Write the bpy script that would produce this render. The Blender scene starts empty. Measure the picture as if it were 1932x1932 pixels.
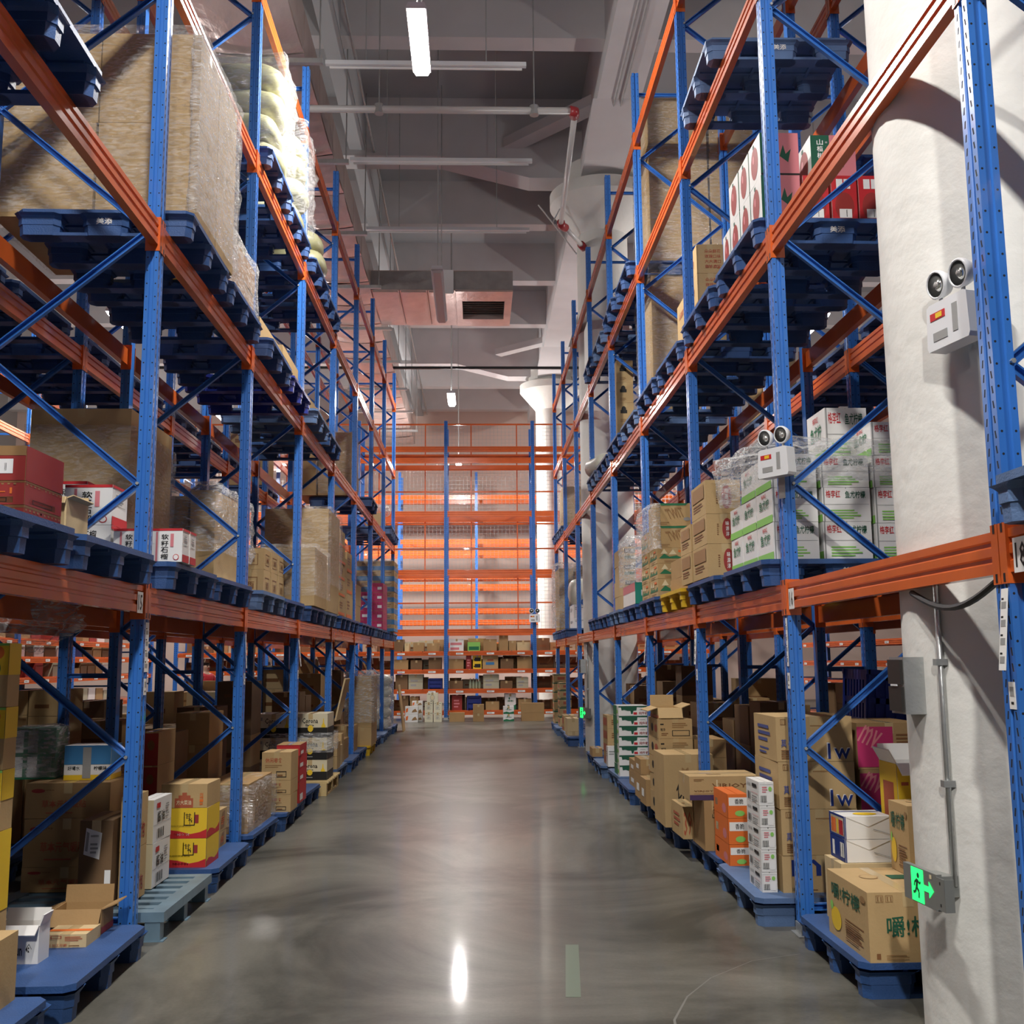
import bpy, math, random
from math import radians, sin, cos, pi, sqrt
from mathutils import Vector, Matrix
RND = random.Random(7)
SC = bpy.context.scene
COL = SC.collection

# ------------------------------------------------------------------ camera
F_PX, PITCH, YAW, ROLL, EYE = 1981.4, radians(8.004), radians(1.970), radians(-.493), 1.443
cam = bpy.data.cameras.new('camera')
cam.sensor_width = 36.0
cam.lens = F_PX / 1932 * 36.0
cam.clip_end = 200
camo = bpy.data.objects.new('camera', cam)
COL.objects.link(camo)
fw = Vector((sin(YAW) * cos(PITCH), cos(YAW) * cos(PITCH), sin(PITCH)))
r0 = Vector((cos(YAW), -sin(YAW), 0))
u0 = r0.cross(fw)
rr = cos(ROLL) * r0 + sin(ROLL) * u0
uu = -sin(ROLL) * r0 + cos(ROLL) * u0
camo.matrix_world = Matrix(((rr.x, uu.x, -fw.x, 0), (rr.y, uu.y, -fw.y, 0), (rr.z, uu.z, -fw.z, EYE), (0, 0, 0, 1)))
SC.camera = camo

# ------------------------------------------------------------------ world, exposure
w = bpy.data.worlds.new('hall')
SC.world = w
w.use_nodes = True
w.node_tree.nodes['Background'].inputs[0].default_value = (.9, .88, .85, 1)
w.node_tree.nodes['Background'].inputs[1].default_value = .015
SC.view_settings.view_transform = 'Standard'
SC.view_settings.look = 'None'
SC.view_settings.exposure = 0.0
SC.view_settings.gamma = 1.0
SC.view_settings.use_curve_mapping = False
SC.cycles.max_bounces = 5
SC.cycles.diffuse_bounces = 3
SC.cycles.glossy_bounces = 2
SC.cycles.transparent_max_bounces = 12
SC.cycles.caustics_reflective = False
SC.cycles.caustics_refractive = False
SC.cycles.sample_clamp_indirect = 4.0

# lamps of the hall: (x, y, z, watts, lit)
LAMP_W = 425
LAMPS = [(-.5, 2.25, 7.0, 1.05), (-.5, 8.85, 7.0, 1), (-.55, 15.6, 7.0, 0), (-.52, 22.0, 7.0, .45),
         (-5.8, 3.5, 7.0, 0), (-5.8, 10.2, 7.0, .45), (-5.8, 16.8, 7.0, 1), (-5.8, 23.4, 7.0, 1),
         (5.7, 3.5, 7.0, 0), (5.7, 10.2, 7.0, .45), (5.7, 16.8, 7.0, .8), (5.7, 23.4, 7.0, .8),
         (-.5, 29.6, 7.0, 2.1), (-5.5, 29.9, 7.0, 2.0), (5.0, 29.9, 7.0, .9),
         (-.5, -4.35, 7.0, 3), (-.5, -10.95, 7.0, 1)]
for (x, y, z, lit) in LAMPS:
    if lit:
        # the trapezoid diffuser shines down and to both sides
        for share, tilt in ((.5, 0), (.28, radians(70)), (.28, radians(-70))):
            ld = bpy.data.lights.new('lamp_light', 'AREA')
            ld.shape = 'RECTANGLE'
            ld.size, ld.size_y = (.14 if tilt == 0 else .05), 1.0
            ld.energy = LAMP_W * lit * share
            ld.color = (1, .97, .93)
            lo = bpy.data.objects.new('lamp_light', ld)
            lo.location = (x - .085 * sin(tilt), y, z - (.075 if tilt == 0 else .04))
            lo.rotation_euler = (0, tilt, 0)
            COL.objects.link(lo)
        up = bpy.data.lights.new('ceiling_fill', 'AREA')   # added upward fill to brighten the ceiling; the housing is closed
        up.shape = 'RECTANGLE'
        up.size, up.size_y = .10, 1.0
        up.energy = LAMP_W * lit * .065
        uo = bpy.data.objects.new('ceiling_fill', up)
        uo.location = (x, y, z + .07)
        uo.rotation_euler = (pi, 0, 0)
        COL.objects.link(uo)

# ------------------------------------------------------------------ materials
MATS = {}
def mat(name, col, rough=.6, metal=0., bump=0., bscale=40., var=0., vscale=6., emit=None, spec=.5, stretch=None, coat=0.):
    if name in MATS: return MATS[name]
    m = bpy.data.materials.new(name); m.use_nodes = True
    nt = m.node_tree; N = nt.nodes; b = N['Principled BSDF']
    b.inputs['Base Color'].default_value = (*col, 1); b.inputs['Roughness'].default_value = rough
    b.inputs['Metallic'].default_value = metal; b.inputs['Specular IOR Level'].default_value = spec
    b.inputs['Coat Weight'].default_value = coat
    tc = N.new('ShaderNodeTexCoord'); mp = N.new('ShaderNodeMapping')
    nt.links.new(tc.outputs['Object'], mp.inputs['Vector'])
    if stretch: mp.inputs['Scale'].default_value = stretch
    if var:
        n = N.new('ShaderNodeTexNoise'); n.inputs['Scale'].default_value = vscale; n.inputs['Detail'].default_value = 4
        nt.links.new(mp.outputs[0], n.inputs['Vector'])
        r = N.new('ShaderNodeMapRange'); r.inputs[1].default_value = .3; r.inputs[2].default_value = .7
        r.inputs[3].default_value = 1 - var; r.inputs[4].default_value = 1 + var
        nt.links.new(n.outputs['Fac'], r.inputs[0])
        mx = N.new('ShaderNodeMix'); mx.data_type = 'RGBA'; mx.blend_type = 'MULTIPLY'; mx.inputs[0].default_value = 1
        mx.inputs[6].default_value = (*col, 1)
        nt.links.new(r.outputs[0], mx.inputs[7]); nt.links.new(mx.outputs[2], b.inputs['Base Color'])
    if bump:
        n2 = N.new('ShaderNodeTexNoise'); n2.inputs['Scale'].default_value = bscale; n2.inputs['Detail'].default_value = 5
        nt.links.new(mp.outputs[0], n2.inputs['Vector'])
        bp = N.new('ShaderNodeBump'); bp.inputs['Strength'].default_value = bump; bp.inputs['Distance'].default_value = .02
        nt.links.new(n2.outputs['Fac'], bp.inputs['Height']); nt.links.new(bp.outputs[0], b.inputs['Normal'])
    if emit:
        b.inputs['Emission Color'].default_value = (*emit[:3], 1); b.inputs['Emission Strength'].default_value = emit[3]
    MATS[name] = m
    return m

def math_node(nt, op, a, b=None, c=None):
    n = nt.nodes.new('ShaderNodeMath'); n.operation = op
    for i, v in enumerate((a, b, c)):
        if v is None: continue
        if isinstance(v, (int, float)): n.inputs[i].default_value = v
        else: nt.links.new(v, n.inputs[i])
    return n.outputs[0]

def post_material():
    # blue coated steel, punched with two rows of small holes on the flanks and slots on the face
    m = mat('blue_rack_paint', (.035, .155, .50), .28, 0, var=.10, vscale=3, coat=.25)
    p = m.copy(); p.name = 'blue_punched_post'
    nt = p.node_tree; N = nt.nodes; b = N['Principled BSDF']
    tc = N.new('ShaderNodeTexCoord'); sp = N.new('ShaderNodeSeparateXYZ'); nt.links.new(tc.outputs['Object'], sp.inputs[0])
    sn = N.new('ShaderNodeSeparateXYZ'); nt.links.new(tc.outputs['Normal'], sn.inputs[0])
    x, y, z = sp.outputs[0], sp.outputs[1], sp.outputs[2]
    def M(*a): return math_node(nt, *a)
    ax = M('ABSOLUTE', M('ADD', x, 0.0)); ay = M('ABSOLUTE', y)
    flank = M('GREATER_THAN', M('ABSOLUTE', sn.outputs[1]), .6)
    face = M('GREATER_THAN', sn.outputs[0], .6)
    dz = M('SUBTRACT', M('MODULO', M('ADD', z, .5), .075), .0375)
    dx = M('SUBTRACT', ax, .0235)
    d2 = M('ADD', M('MULTIPLY', dx, dx), M('MULTIPLY', dz, dz))
    hole = M('MULTIPLY', M('LESS_THAN', d2, .0042 ** 2), flank)
    dz2 = M('SUBTRACT', M('MODULO', M('ADD', z, .52), .05), .025)
    dy = M('ADD', M('SUBTRACT', ay, .026), M('MULTIPLY', dz2, .2))
    slot = M('MULTIPLY', M('MULTIPLY', M('LESS_THAN', M('ABSOLUTE', dy), .0045), M('LESS_THAN', M('ABSOLUTE', dz2), .013)), face)
    h = M('MAXIMUM', hole, slot)
    src = b.inputs['Base Color'].links[0].from_socket
    mx = N.new('ShaderNodeMix'); mx.data_type = 'RGBA'; mx.inputs[7].default_value = (.004, .006, .012, 1)
    nt.links.new(h, mx.inputs[0]); nt.links.new(src, mx.inputs[6]); nt.links.new(mx.outputs[2], b.inputs['Base Color'])
    nt.links.new(M('ADD', M('MULTIPLY', h, .6), .28), b.inputs['Roughness'])
    MATS['post'] = p
    return p

def film_material(name='clear_film', density=.03, tint=(1, 1, 1)):
    m = bpy.data.materials.new(name); m.use_nodes = True
    nt = m.node_tree; N = nt.nodes; L = nt.links
    for n in list(N):
        if n.type == 'BSDF_PRINCIPLED': N.remove(n)
    out = [n for n in N if n.type == 'OUTPUT_MATERIAL'][0]
    tr = N.new('ShaderNodeBsdfTransparent'); tr.inputs[0].default_value = (.97, .97, .97, 1)
    gl = N.new('ShaderNodeBsdfGlossy'); gl.inputs['Roughness'].default_value = .12; gl.inputs[0].default_value = (*tint, 1)
    df = N.new('ShaderNodeBsdfDiffuse'); df.inputs[0].default_value = (.8 * tint[0], .8 * tint[1], .8 * tint[2], 1)
    tc = N.new('ShaderNodeTexCoord'); mp = N.new('ShaderNodeMapping'); mp.inputs['Scale'].default_value = (4, 4, 16); mp.inputs['Rotation'].default_value = (.35, .4, 0)
    no = N.new('ShaderNodeTexNoise'); no.inputs['Scale'].default_value = 3.5; no.inputs['Detail'].default_value = 5; no.inputs['Distortion'].default_value = 1.2
    L.new(tc.outputs['Object'], mp.inputs[0]); L.new(mp.outputs[0], no.inputs[0])
    bp = N.new('ShaderNodeBump'); bp.inputs['Strength'].default_value = 1.0; bp.inputs['Distance'].default_value = .06
    L.new(no.outputs['Fac'], bp.inputs['Height']); L.new(bp.outputs[0], gl.inputs['Normal'])
    r = N.new('ShaderNodeMapRange'); r.inputs[1].default_value = .5; r.inputs[2].default_value = .75; r.inputs[3].default_value = .04; r.inputs[4].default_value = .38
    L.new(no.outputs['Fac'], r.inputs[0])
    m1 = N.new('ShaderNodeMixShader'); L.new(r.outputs[0], m1.inputs[0]); L.new(tr.outputs[0], m1.inputs[1]); L.new(gl.outputs[0], m1.inputs[2])
    no2 = N.new('ShaderNodeTexNoise'); no2.inputs['Scale'].default_value = 2.2; no2.inputs['Detail'].default_value = 6; no2.inputs['Distortion'].default_value = 2.0
    L.new(mp.outputs[0], no2.inputs[0])
    r2 = N.new('ShaderNodeMapRange'); r2.inputs[1].default_value = .42; r2.inputs[2].default_value = .7; r2.inputs[3].default_value = density; r2.inputs[4].default_value = min(.6, density * 5 + .12)
    L.new(no2.outputs['Fac'], r2.inputs[0])
    m2 = N.new('ShaderNodeMixShader'); L.new(r2.outputs[0], m2.inputs[0]); L.new(m1.outputs[0], m2.inputs[1]); L.new(df.outputs[0], m2.inputs[2])
    L.new(m2.outputs[0], out.inputs['Surface'])
    MATS[name] = m
    return m

POST = post_material()
BLUE = MATS['blue_rack_paint']
ORANGE = mat('orange_rack_paint', (.60, .115, .022), .26, 0, var=.08, vscale=4, coat=.25)
PALLET = mat('blue_pallet_plastic', (.026, .075, .215), .5, 0, bump=.15, bscale=120, var=.18, vscale=5)
PALLETG = mat('dusty_blue_pallet_plastic', (.085, .15, .29), .6, 0, bump=.15, bscale=120, var=.2, vscale=5)
PALLETY = mat('yellow_pallet_plastic', (.62, .40, .02), .5, 0, var=.12)
STEELB = mat('grey_blue_steel', (.16, .25, .32), .4, .3, var=.2)
CRATE = mat('deep_blue_crate_plastic', (.012, .03, .24), .4)
GALV = mat('galvanised_steel', (.48, .49, .48), .38, .75, bump=.1, var=.12, vscale=9)
WHITEP = mat('white_plastic', (.72, .73, .74), .3)
DARK = mat('black_plastic', (.012, .012, .013), .4)
DKGREY = mat('dark_grey_metal', (.06, .055, .05), .35, .5)
CARD = mat('cardboard', (.46, .315, .15), .75, 0, bump=.06, bscale=60, var=.07, vscale=3, spec=.25)
CARD2 = mat('cardboard_brown', (.36, .225, .10), .75, 0, bump=.06, bscale=60, var=.08, vscale=3, spec=.25)
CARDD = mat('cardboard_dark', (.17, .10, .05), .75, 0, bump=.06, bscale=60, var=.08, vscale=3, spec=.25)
CARDL = mat('cardboard_light', (.58, .44, .24), .72, 0, bump=.05, bscale=60, var=.05, vscale=3, spec=.25)
CARDIN = mat('cardboard_inside', (.33, .22, .10), .85, spec=.2)
TAPE = mat('packing_tape', (.50, .37, .19), .18, 0, spec=.6)
WHITEC = mat('white_carton_board', (.74, .73, .70), .45, 0, var=.03)
FILM = film_material()
FILMW = film_material('milky_film', .08)
def flat(name, col, rough=.5): return mat('print_' + name, col, rough, spec=.3)
BLACK = flat('black', (.015, .014, .013)); RED = flat('red', (.50, .025, .03)); DRED = flat('dark_red', (.30, .035, .03)); GREEN = flat('green', (.02, .16, .07))
DGREEN = flat('dark_green', (.015, .09, .05)); LGREEN = flat('light_green', (.25, .55, .12)); NAVY = flat('navy', (.012, .03, .17)); SKY = flat('sky_blue', (.05, .20, .42))
YEL = flat('yellow', (.75, .50, .03)); ORG = flat('orange', (.72, .16, .03)); WHT = flat('white', (.78, .77, .74)); BRN = flat('brown', (.20, .09, .035))
PURP = flat('purple', (.06, .035, .10)); MAG = flat('magenta', (.45, .03, .12)); PINK = flat('pink', (.62, .20, .22)); GREY = flat('grey', (.30, .30, .29)); VIOB = flat('violet_blue', (.07, .09, .25))
LBRN = flat('light_brown', (.30, .17, .07)); CREAM = flat('cream', (.70, .60, .38)); RBRN = flat('red_brown', (.40, .10, .05))
TEALC = flat('teal', (.01, .20, .14))

# ------------------------------------------------------------------ mesh helpers
class MB:
    def __init__(s): s.v = []; s.f = []; s.m = []; s.mats = []
    def mi(s, m):
        if m not in s.mats: s.mats.append(m)
        return s.mats.index(m)
    def add(s, vs, fs, m):
        k = len(s.v); i = s.mi(m); s.v += [tuple(v) for v in vs]
        for f in fs: s.f.append(tuple(k + j for j in f)); s.m.append(i)
    def box(s, x0, x1, y0, y1, z0, z1, m, R=None):
        vs = [Vector(p) for p in ((x0, y0, z0), (x1, y0, z0), (x1, y1, z0), (x0, y1, z0), (x0, y0, z1), (x1, y0, z1), (x1, y1, z1), (x0, y1, z1))]
        if R is not None: vs = [R @ v for v in vs]
        s.add(vs, ((0, 3, 2, 1), (4, 5, 6, 7), (0, 1, 5, 4), (1, 2, 6, 5), (2, 3, 7, 6), (3, 0, 4, 7)), m)
    def prism(s, prof, a0, a1, axis, m, R=None):
        n = len(prof)
        def P(p, a):
            if axis == 'z': q = (p[0], p[1], a)
            elif axis == 'y': q = (p[0], a, p[1])
            else: q = (a, p[0], p[1])
            q = Vector(q)
            return R @ q if R is not None else q
        vs = [P(p, a0) for p in prof] + [P(p, a1) for p in prof]
        fs = [(i, (i + 1) % n, n + (i + 1) % n, n + i) for i in range(n)] + [tuple(range(n - 1, -1, -1)), tuple(range(n, 2 * n))]
        if axis == 'y': fs = [f[::-1] for f in fs]
        s.add(vs, fs, m)
    def tube(s, pts, r, m, n=8, cap=True):
        pts = [Vector(p) for p in pts]; rings = []
        for i, p in enumerate(pts):
            d = (pts[min(i + 1, len(pts) - 1)] - pts[max(i - 1, 0)]).normalized()
            a = d.cross(Vector((0, 0, 1)))
            if a.length < .01: a = d.cross(Vector((1, 0, 0)))
            a.normalize(); b = d.cross(a)
            q = r[i] if isinstance(r, (list, tuple)) else r
            rings.append([p + q * (cos(2 * pi * k / n) * a + sin(2 * pi * k / n) * b) for k in range(n)])
        vs = [v for rg in rings for v in rg]; fs = []
        for i in range(len(pts) - 1):
            for k in range(n): fs.append((i * n + k, i * n + (k + 1) % n, (i + 1) * n + (k + 1) % n, (i + 1) * n + k))
        if cap: fs += [tuple(range(n - 1, -1, -1)), tuple((len(pts) - 1) * n + k for k in range(n))]
        s.add(vs, fs, m)
    def lathe(s, prof, m, n=24, c=(0, 0)):
        vs = []; fs = []
        for (r, z) in prof:
            for k in range(n): vs.append((c[0] + r * cos(2 * pi * k / n), c[1] + r * sin(2 * pi * k / n), z))
        for i in range(len(prof) - 1):
            for k in range(n): fs.append((i * n + k, i * n + (k + 1) % n, (i + 1) * n + (k + 1) % n, (i + 1) * n + k))
        fs += [tuple(range(n - 1, -1, -1)), tuple((len(prof) - 1) * n + k for k in range(n))]
        s.add(vs, fs, m)
    def mesh(s, name, smooth=False):
        me = bpy.data.meshes.new(name); me.from_pydata(s.v, [], s.f)
        for m in s.mats: me.materials.append(m)
        me.polygons.foreach_set('material_index', s.m)
        if smooth: me.polygons.foreach_set('use_smooth', [True] * len(s.f))
        me.update()
        return me
    def build(s, name, parent=None, loc=(0, 0, 0), rz=0, smooth=False):
        return put(name, s.mesh(name, smooth), parent, loc, rz)

def put(name, me, parent=None, loc=(0, 0, 0), rz=0, rot=None):
    o = bpy.data.objects.new(name, me); COL.objects.link(o)
    o.location = loc; o.rotation_euler = rot if rot else (0, 0, rz)
    if parent is not None: o.parent = parent
    return o
def empty(name, loc=(0, 0, 0), rz=0):
    o = bpy.data.objects.new(name, None); COL.objects.link(o); o.location = loc; o.rotation_euler = (0, 0, rz); o.empty_display_size = .1
    return o
LABELS = {}
def tag(o, label, cat, group=None, shared=False):
    if label in LABELS and not shared: print('DUPLICATE LABEL', label)
    n = len(label.replace(',', ' ').split())
    if n < 4 or n > 16: print('LABEL LENGTH', n, label)
    LABELS[label] = 1
    o['label'] = label; o['category'] = cat
    if group: o['group'] = group
    return o
def structure(o): o['kind'] = 'structure'; return o

# lettering: glyph outlines turned into flat meshes, cached per string
TXT = {}
def text_geo(s):
    if s not in TXT:
        c = bpy.data.curves.new('t', 'FONT'); c.body = s; c.resolution_u = 1; c.offset = 0 if '®' in s else .012
        o = bpy.data.objects.new('t', c); COL.objects.link(o)
        dg = bpy.context.evaluated_depsgraph_get(); ev = o.evaluated_get(dg); me = ev.to_mesh()
        vs = [(v.co.x, v.co.y) for v in me.vertices]; fs = [tuple(p.vertices) for p in me.polygons]
        ev.to_mesh_clear(); bpy.data.objects.remove(o); bpy.data.curves.remove(c)
        x0 = min(v[0] for v in vs); x1 = max(v[0] for v in vs); y0 = min(v[1] for v in vs); y1 = max(v[1] for v in vs)
        TXT[s] = ([((x - x0) / (x1 - x0), (y - y0) / (y1 - y0)) for x, y in vs], fs)
    return TXT[s]

class Print:
    """flat print on the faces of a box w x d x h standing on z=0, centred; side: which x face looks on the aisle"""
    def __init__(s, w, d, h, side): s.w, s.d, s.h, s.side = w, d, h, side; s.mb = MB(); s.n = 0
    def frame(s, face):
        w, d, h = s.w, s.d, s.h
        if face == 'n': return Vector((-w / 2, -d / 2, 0)), Vector((1, 0, 0)), Vector((0, 0, 1)), Vector((0, -1, 0)), w, h
        if face == 't': return Vector((-w / 2, -d / 2, h)), Vector((1, 0, 0)), Vector((0, 1, 0)), Vector((0, 0, 1)), w, d
        if s.side == 'L': return Vector((w / 2, -d / 2, 0)), Vector((0, 1, 0)), Vector((0, 0, 1)), Vector((1, 0, 0)), d, h
        return Vector((-w / 2, d / 2, 0)), Vector((0, -1, 0)), Vector((0, 0, 1)), Vector((-1, 0, 0)), d, h
    def poly(s, face, pts, m, fs=None):
        o, U, V, N, fwid, fh = s.frame(face); s.n += 1; e = .0012 + .0005 * (s.n % 6)
        vs = [o + U * (u * fwid) + V * (v * fh) + N * e for u, v in pts]
        s.mb.add(vs, fs or [tuple(range(len(pts)))], m)
    def rect(s, face, u0, v0, u1, v1, m): s.poly(face, [(u0, v0), (u1, v0), (u1, v1), (u0, v1)], m)
    def ell(s, face, cu, cv, ru, rv, m, n=18): s.poly(face, [(cu + ru * cos(2 * pi * k / n), cv + rv * sin(2 * pi * k / n)) for k in range(n)], m)
    def text(s, face, u0, v0, u1, v1, m, t, rot=0, col=False):
        if col:
            k = len(t)
            for i, ch in enumerate(t): s.text(face, u0, v1 - (v1 - v0) * (i + .92) / k, u1, v1 - (v1 - v0) * (i + .06) / k, m, ch)
            return
        g, fs = text_geo(t)
        if rot: c, sn = cos(rot), sin(rot); g = [((x - .5) * c - (y - .5) * sn + .5, (x - .5) * sn + (y - .5) * c + .5) for x, y in g]
        s.poly(face, [(u0 + (u1 - u0) * x, v0 + (v1 - v0) * y) for x, y in g], m, fs)
    def lines(s, face, u0, v0, u1, v1, m, n=4):
        for i in range(n):
            y = v0 + (v1 - v0) * i / n
            s.rect(face, u0, y, u0 + (u1 - u0) * (.7 + .3 * ((i * 37) % 10) / 10), y + (v1 - v0) / n * .5, m)
    def bars(s, face, u0, v0, u1, v1, bg=True):
        if bg: s.rect(face, u0 - .02, v0 - .02, u1 + .02, v1 + .02, WHT)
        for i in range(9):
            a = u0 + (u1 - u0) * i / 9; s.rect(face, a, v0, a + (u1 - u0) / 9 * (.35 + .3 * ((i * 7) % 3) / 2), v1, BLACK)
    def frame_rect(s, face, u0, v0, u1, v1, m, t=.015):
        s.rect(face, u0, v0, u1, v0 + t, m); s.rect(face, u0, v1 - t, u1, v1, m); s.rect(face, u0, v0, u0 + t * .7, v1, m); s.rect(face, u1 - t * .7, v0, u1, v1, m)
    def build(s, parent):
        if s.mb.f: return s.mb.build('print', parent)

# ------------------------------------------------------------------ shell of the hall
def floor_material():
    m = mat('polished_concrete', (.155, .145, .125), .36, spec=.11, coat=.16)
    nt = m.node_tree; N = nt.nodes; L = nt.links; b = N['Principled BSDF']
    tc = N.new('ShaderNodeTexCoord')
    a = N.new('ShaderNodeTexNoise'); a.inputs['Scale'].default_value = .55; a.inputs['Detail'].default_value = 8; a.inputs['Roughness'].default_value = .65; a.inputs['Distortion'].default_value = .8
    L.new(tc.outputs['Object'], a.inputs[0])
    cr = N.new('ShaderNodeValToRGB'); e = cr.color_ramp.elements
    e[0].position = .40; e[0].color = (.055, .053, .044, 1); e[1].position = .60; e[1].color = (.145, .138, .115, 1)
    L.new(a.outputs['Fac'], cr.inputs[0])
    f = N.new('ShaderNodeTexNoise'); f.inputs['Scale'].default_value = 60; f.inputs['Detail'].default_value = 4
    L.new(tc.outputs['Object'], f.inputs[0])
    fr = N.new('ShaderNodeMapRange'); fr.inputs[3].default_value = .82; fr.inputs[4].default_value = 1.18; L.new(f.outputs['Fac'], fr.inputs[0])
    mx = N.new('ShaderNodeMix'); mx.data_type = 'RGBA'; mx.blend_type = 'MULTIPLY'; mx.inputs[0].default_value = 1
    L.new(cr.outputs[0], mx.inputs[6]); L.new(fr.outputs[0], mx.inputs[7])
    v = N.new('ShaderNodeTexVoronoi'); v.feature = 'DISTANCE_TO_EDGE'; v.inputs['Scale'].default_value = .22; L.new(a.outputs['Color'], v.inputs[0])
    mp = N.new('ShaderNodeMapping'); mp.inputs['Scale'].default_value = (.3, .22, 1); L.new(tc.outputs['Object'], mp.inputs[0])
    wv = N.new('ShaderNodeTexNoise'); wv.inputs['Scale'].default_value = 1.2; L.new(tc.outputs['Object'], wv.inputs[0])
    L.new(mx.outputs[2], b.inputs['Base Color'])
    rn = N.new('ShaderNodeTexNoise'); rn.inputs['Scale'].default_value = 2.2; rn.inputs['Detail'].default_value = 6; L.new(tc.outputs['Object'], rn.inputs[0])
    rm = N.new('ShaderNodeMapRange'); rm.inputs[3].default_value = .04; rm.inputs[4].default_value = .12; L.new(rn.outputs['Fac'], rm.inputs[0]); L.new(rm.outputs[0], b.inputs['Coat Roughness'])
    bp = N.new('ShaderNodeBump'); bp.inputs['Strength'].default_value = .07; bp.inputs['Distance'].default_value = .02; L.new(rn.outputs['Fac'], bp.inputs['Height']); L.new(bp.outputs[0], b.inputs['Normal'])
    return m
FLOOR = floor_material()
PLASTER = mat('white_column_plaster', (.72, .71, .66), .7, bump=.35, bscale=9, var=.06, vscale=2)
CEIL = mat('painted_concrete_ceiling', (.43, .44, .45), .8, var=.06, vscale=.7)
CEILB = mat('painted_concrete_beam', (.62, .60, .60), .75, var=.05, vscale=1.5)
WALLD = mat('dim_side_wall_paint', (.22, .20, .19), .8)
WALLM = mat('hall_wall_paint', (.68, .52, .45), .8, var=.04, vscale=.6)
b = MB(); b.box(-16, 16, -14, 37, -.3, 0, FLOOR); structure(b.build('floor'))
b = MB(); b.box(-16, 16, -14, 37, 10.95, 11.2, CEIL); structure(b.build('ceiling'))
b = MB(); b.box(-16, 16, 36.4, 36.7, 0, 10.95, WALLM); structure(b.build('wall_back'))
b = MB(); b.box(-16.3, -16, -14, 36.7, 0, 10.95, WALLD); structure(b.build('wall_left'))
b = MB(); b.box(16, 16.3, -14, 36.7, 0, 10.95, WALLD); structure(b.build('wall_right'))
# down-stand beams across the hall, every fourth one a main beam on the columns
k = 0
COLX, COLR = 2.16, .43
GX0, GX1 = 1.83, 2.49
for i, yb in enumerate((7.3, 10.45, 13.6, 16.8, 19.95, 23.1, 26.25, 29.4, 32.5, 35.6)):
    main = i in (3, 7)
    z0 = 9.9 if main else 10.05
    b = MB()
    b.box(-16, GX0, yb, yb + (.5 if main else .32), z0, 10.95, CEILB); b.box(GX1, 16, yb, yb + (.5 if main else .32), z0, 10.95, CEILB)
    if main:
        b.prism([(GX0 - 2.4, z0), (GX0 - .9, z0 - .38), (GX0, z0 - .38), (GX0, z0)], yb, yb + .5, 'y', CEILB)
        b.prism([(GX1, z0), (GX1, z0 - .38), (GX1 + .9, z0 - .38), (GX1 + 2.4, z0)], yb, yb + .5, 'y', CEILB)
    k += 1; structure(b.build('trim_%d' % k))
b = MB(); b.box(GX0, GX1, -14, 36.4, 9.75, 10.95, CEILB)
for yc in (17.05, 29.65):
    b.prism([(yc - 2.4, 9.75), (yc - 1.1, 9.42), (yc + 1.1, 9.42), (yc + 2.4, 9.75)], GX0 - .06, GX1 + .06, 'x', CEILB)
k += 1; structure(b.build('trim_%d' % k))
for (xa, ya, xb, yb) in ((.58, 16.86, 2.1, 15.27), (.64, 29.1, 2.1, 27.8)):
    d = Vector((xb - xa, yb - ya, 0)); a = math.atan2(d.y, d.x)
    b = MB(); b.box(0, d.length, -.14, .14, 10.05, 10.22, CEILB); k += 1
    structure(b.build('trim_%d' % k, None, (xa, ya, 0), a))
b = MB(); b.box(-2.12, -1.86, -14, 36.4, 10.0, 10.95, CEIL); k += 1; structure(b.build('trim_%d' % k))
# round columns with flared heads
for n, yc in enumerate((4.17, 17.05, 29.65)):
    b = MB(); b.lathe([(COLR, 0), (COLR, 1.5), (COLR, 3.), (COLR, 8.55), (COLR + .03, 8.6), (COLR + .45, 9.1), (COLR + .45, 9.3), (COLR + .2, 9.3), (COLR + .2, 9.75)], PLASTER, 40)
    o = b.build('column', None, (COLX, yc, 0), 0, True)
    o.data.set_sharp_from_angle(angle=radians(20))
    structure(o)

# ------------------------------------------------------------------ pallet racks
XL, XLr, XL2, XL2r = -1.785, -2.715, -3.085, -4.015
XR, XRr, XR2, XR2r = 1.725, 2.655, 3.03, 3.96
YL, YR, BAY = 5.66, 5.72, 2.4
TIERS = (1.775, 3.805, 5.43, 6.91)
POST_H = 7.68
PROF = [(-.035, -.045), (-.012, -.045), (-.008, -.037), (.008, -.037), (.012, -.045), (.035, -.045), (.035, -.012), (.027, -.008), (.027, .008), (.035, .012), (.035, .045), (.012, .045), (.008, .037), (-.008, .037), (-.012, .045), (-.035, .045)]
def post_mesh(h):
    b = MB(); b.prism(PROF, .006, h, 'z', POST); return b.mesh('post')
def plate_mesh():
    b = MB(); b.box(-.06, .06, -.075, .075, 0, .006, GALV); b.box(-.045, -.035, -.05, .05, .006, .07, GALV); b.box(.035, .04, -.05, .05, .006, .06, GALV)
    for yy in (-.063, .063): b.tube([(0, yy, .005), (0, yy, .028)], .008, GALV, 6)
    return b.mesh('base_plate')
BPROF = [(-.022, -.07), (.022, -.07), (.022, -.034), (.014, -.028), (.014, -.016), (.022, -.010), (.022, .018), (.014, .024), (.014, .036), (.022, .042), (.022, .07), (.004, .07), (.004, .055), (-.022, .055)]
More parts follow.
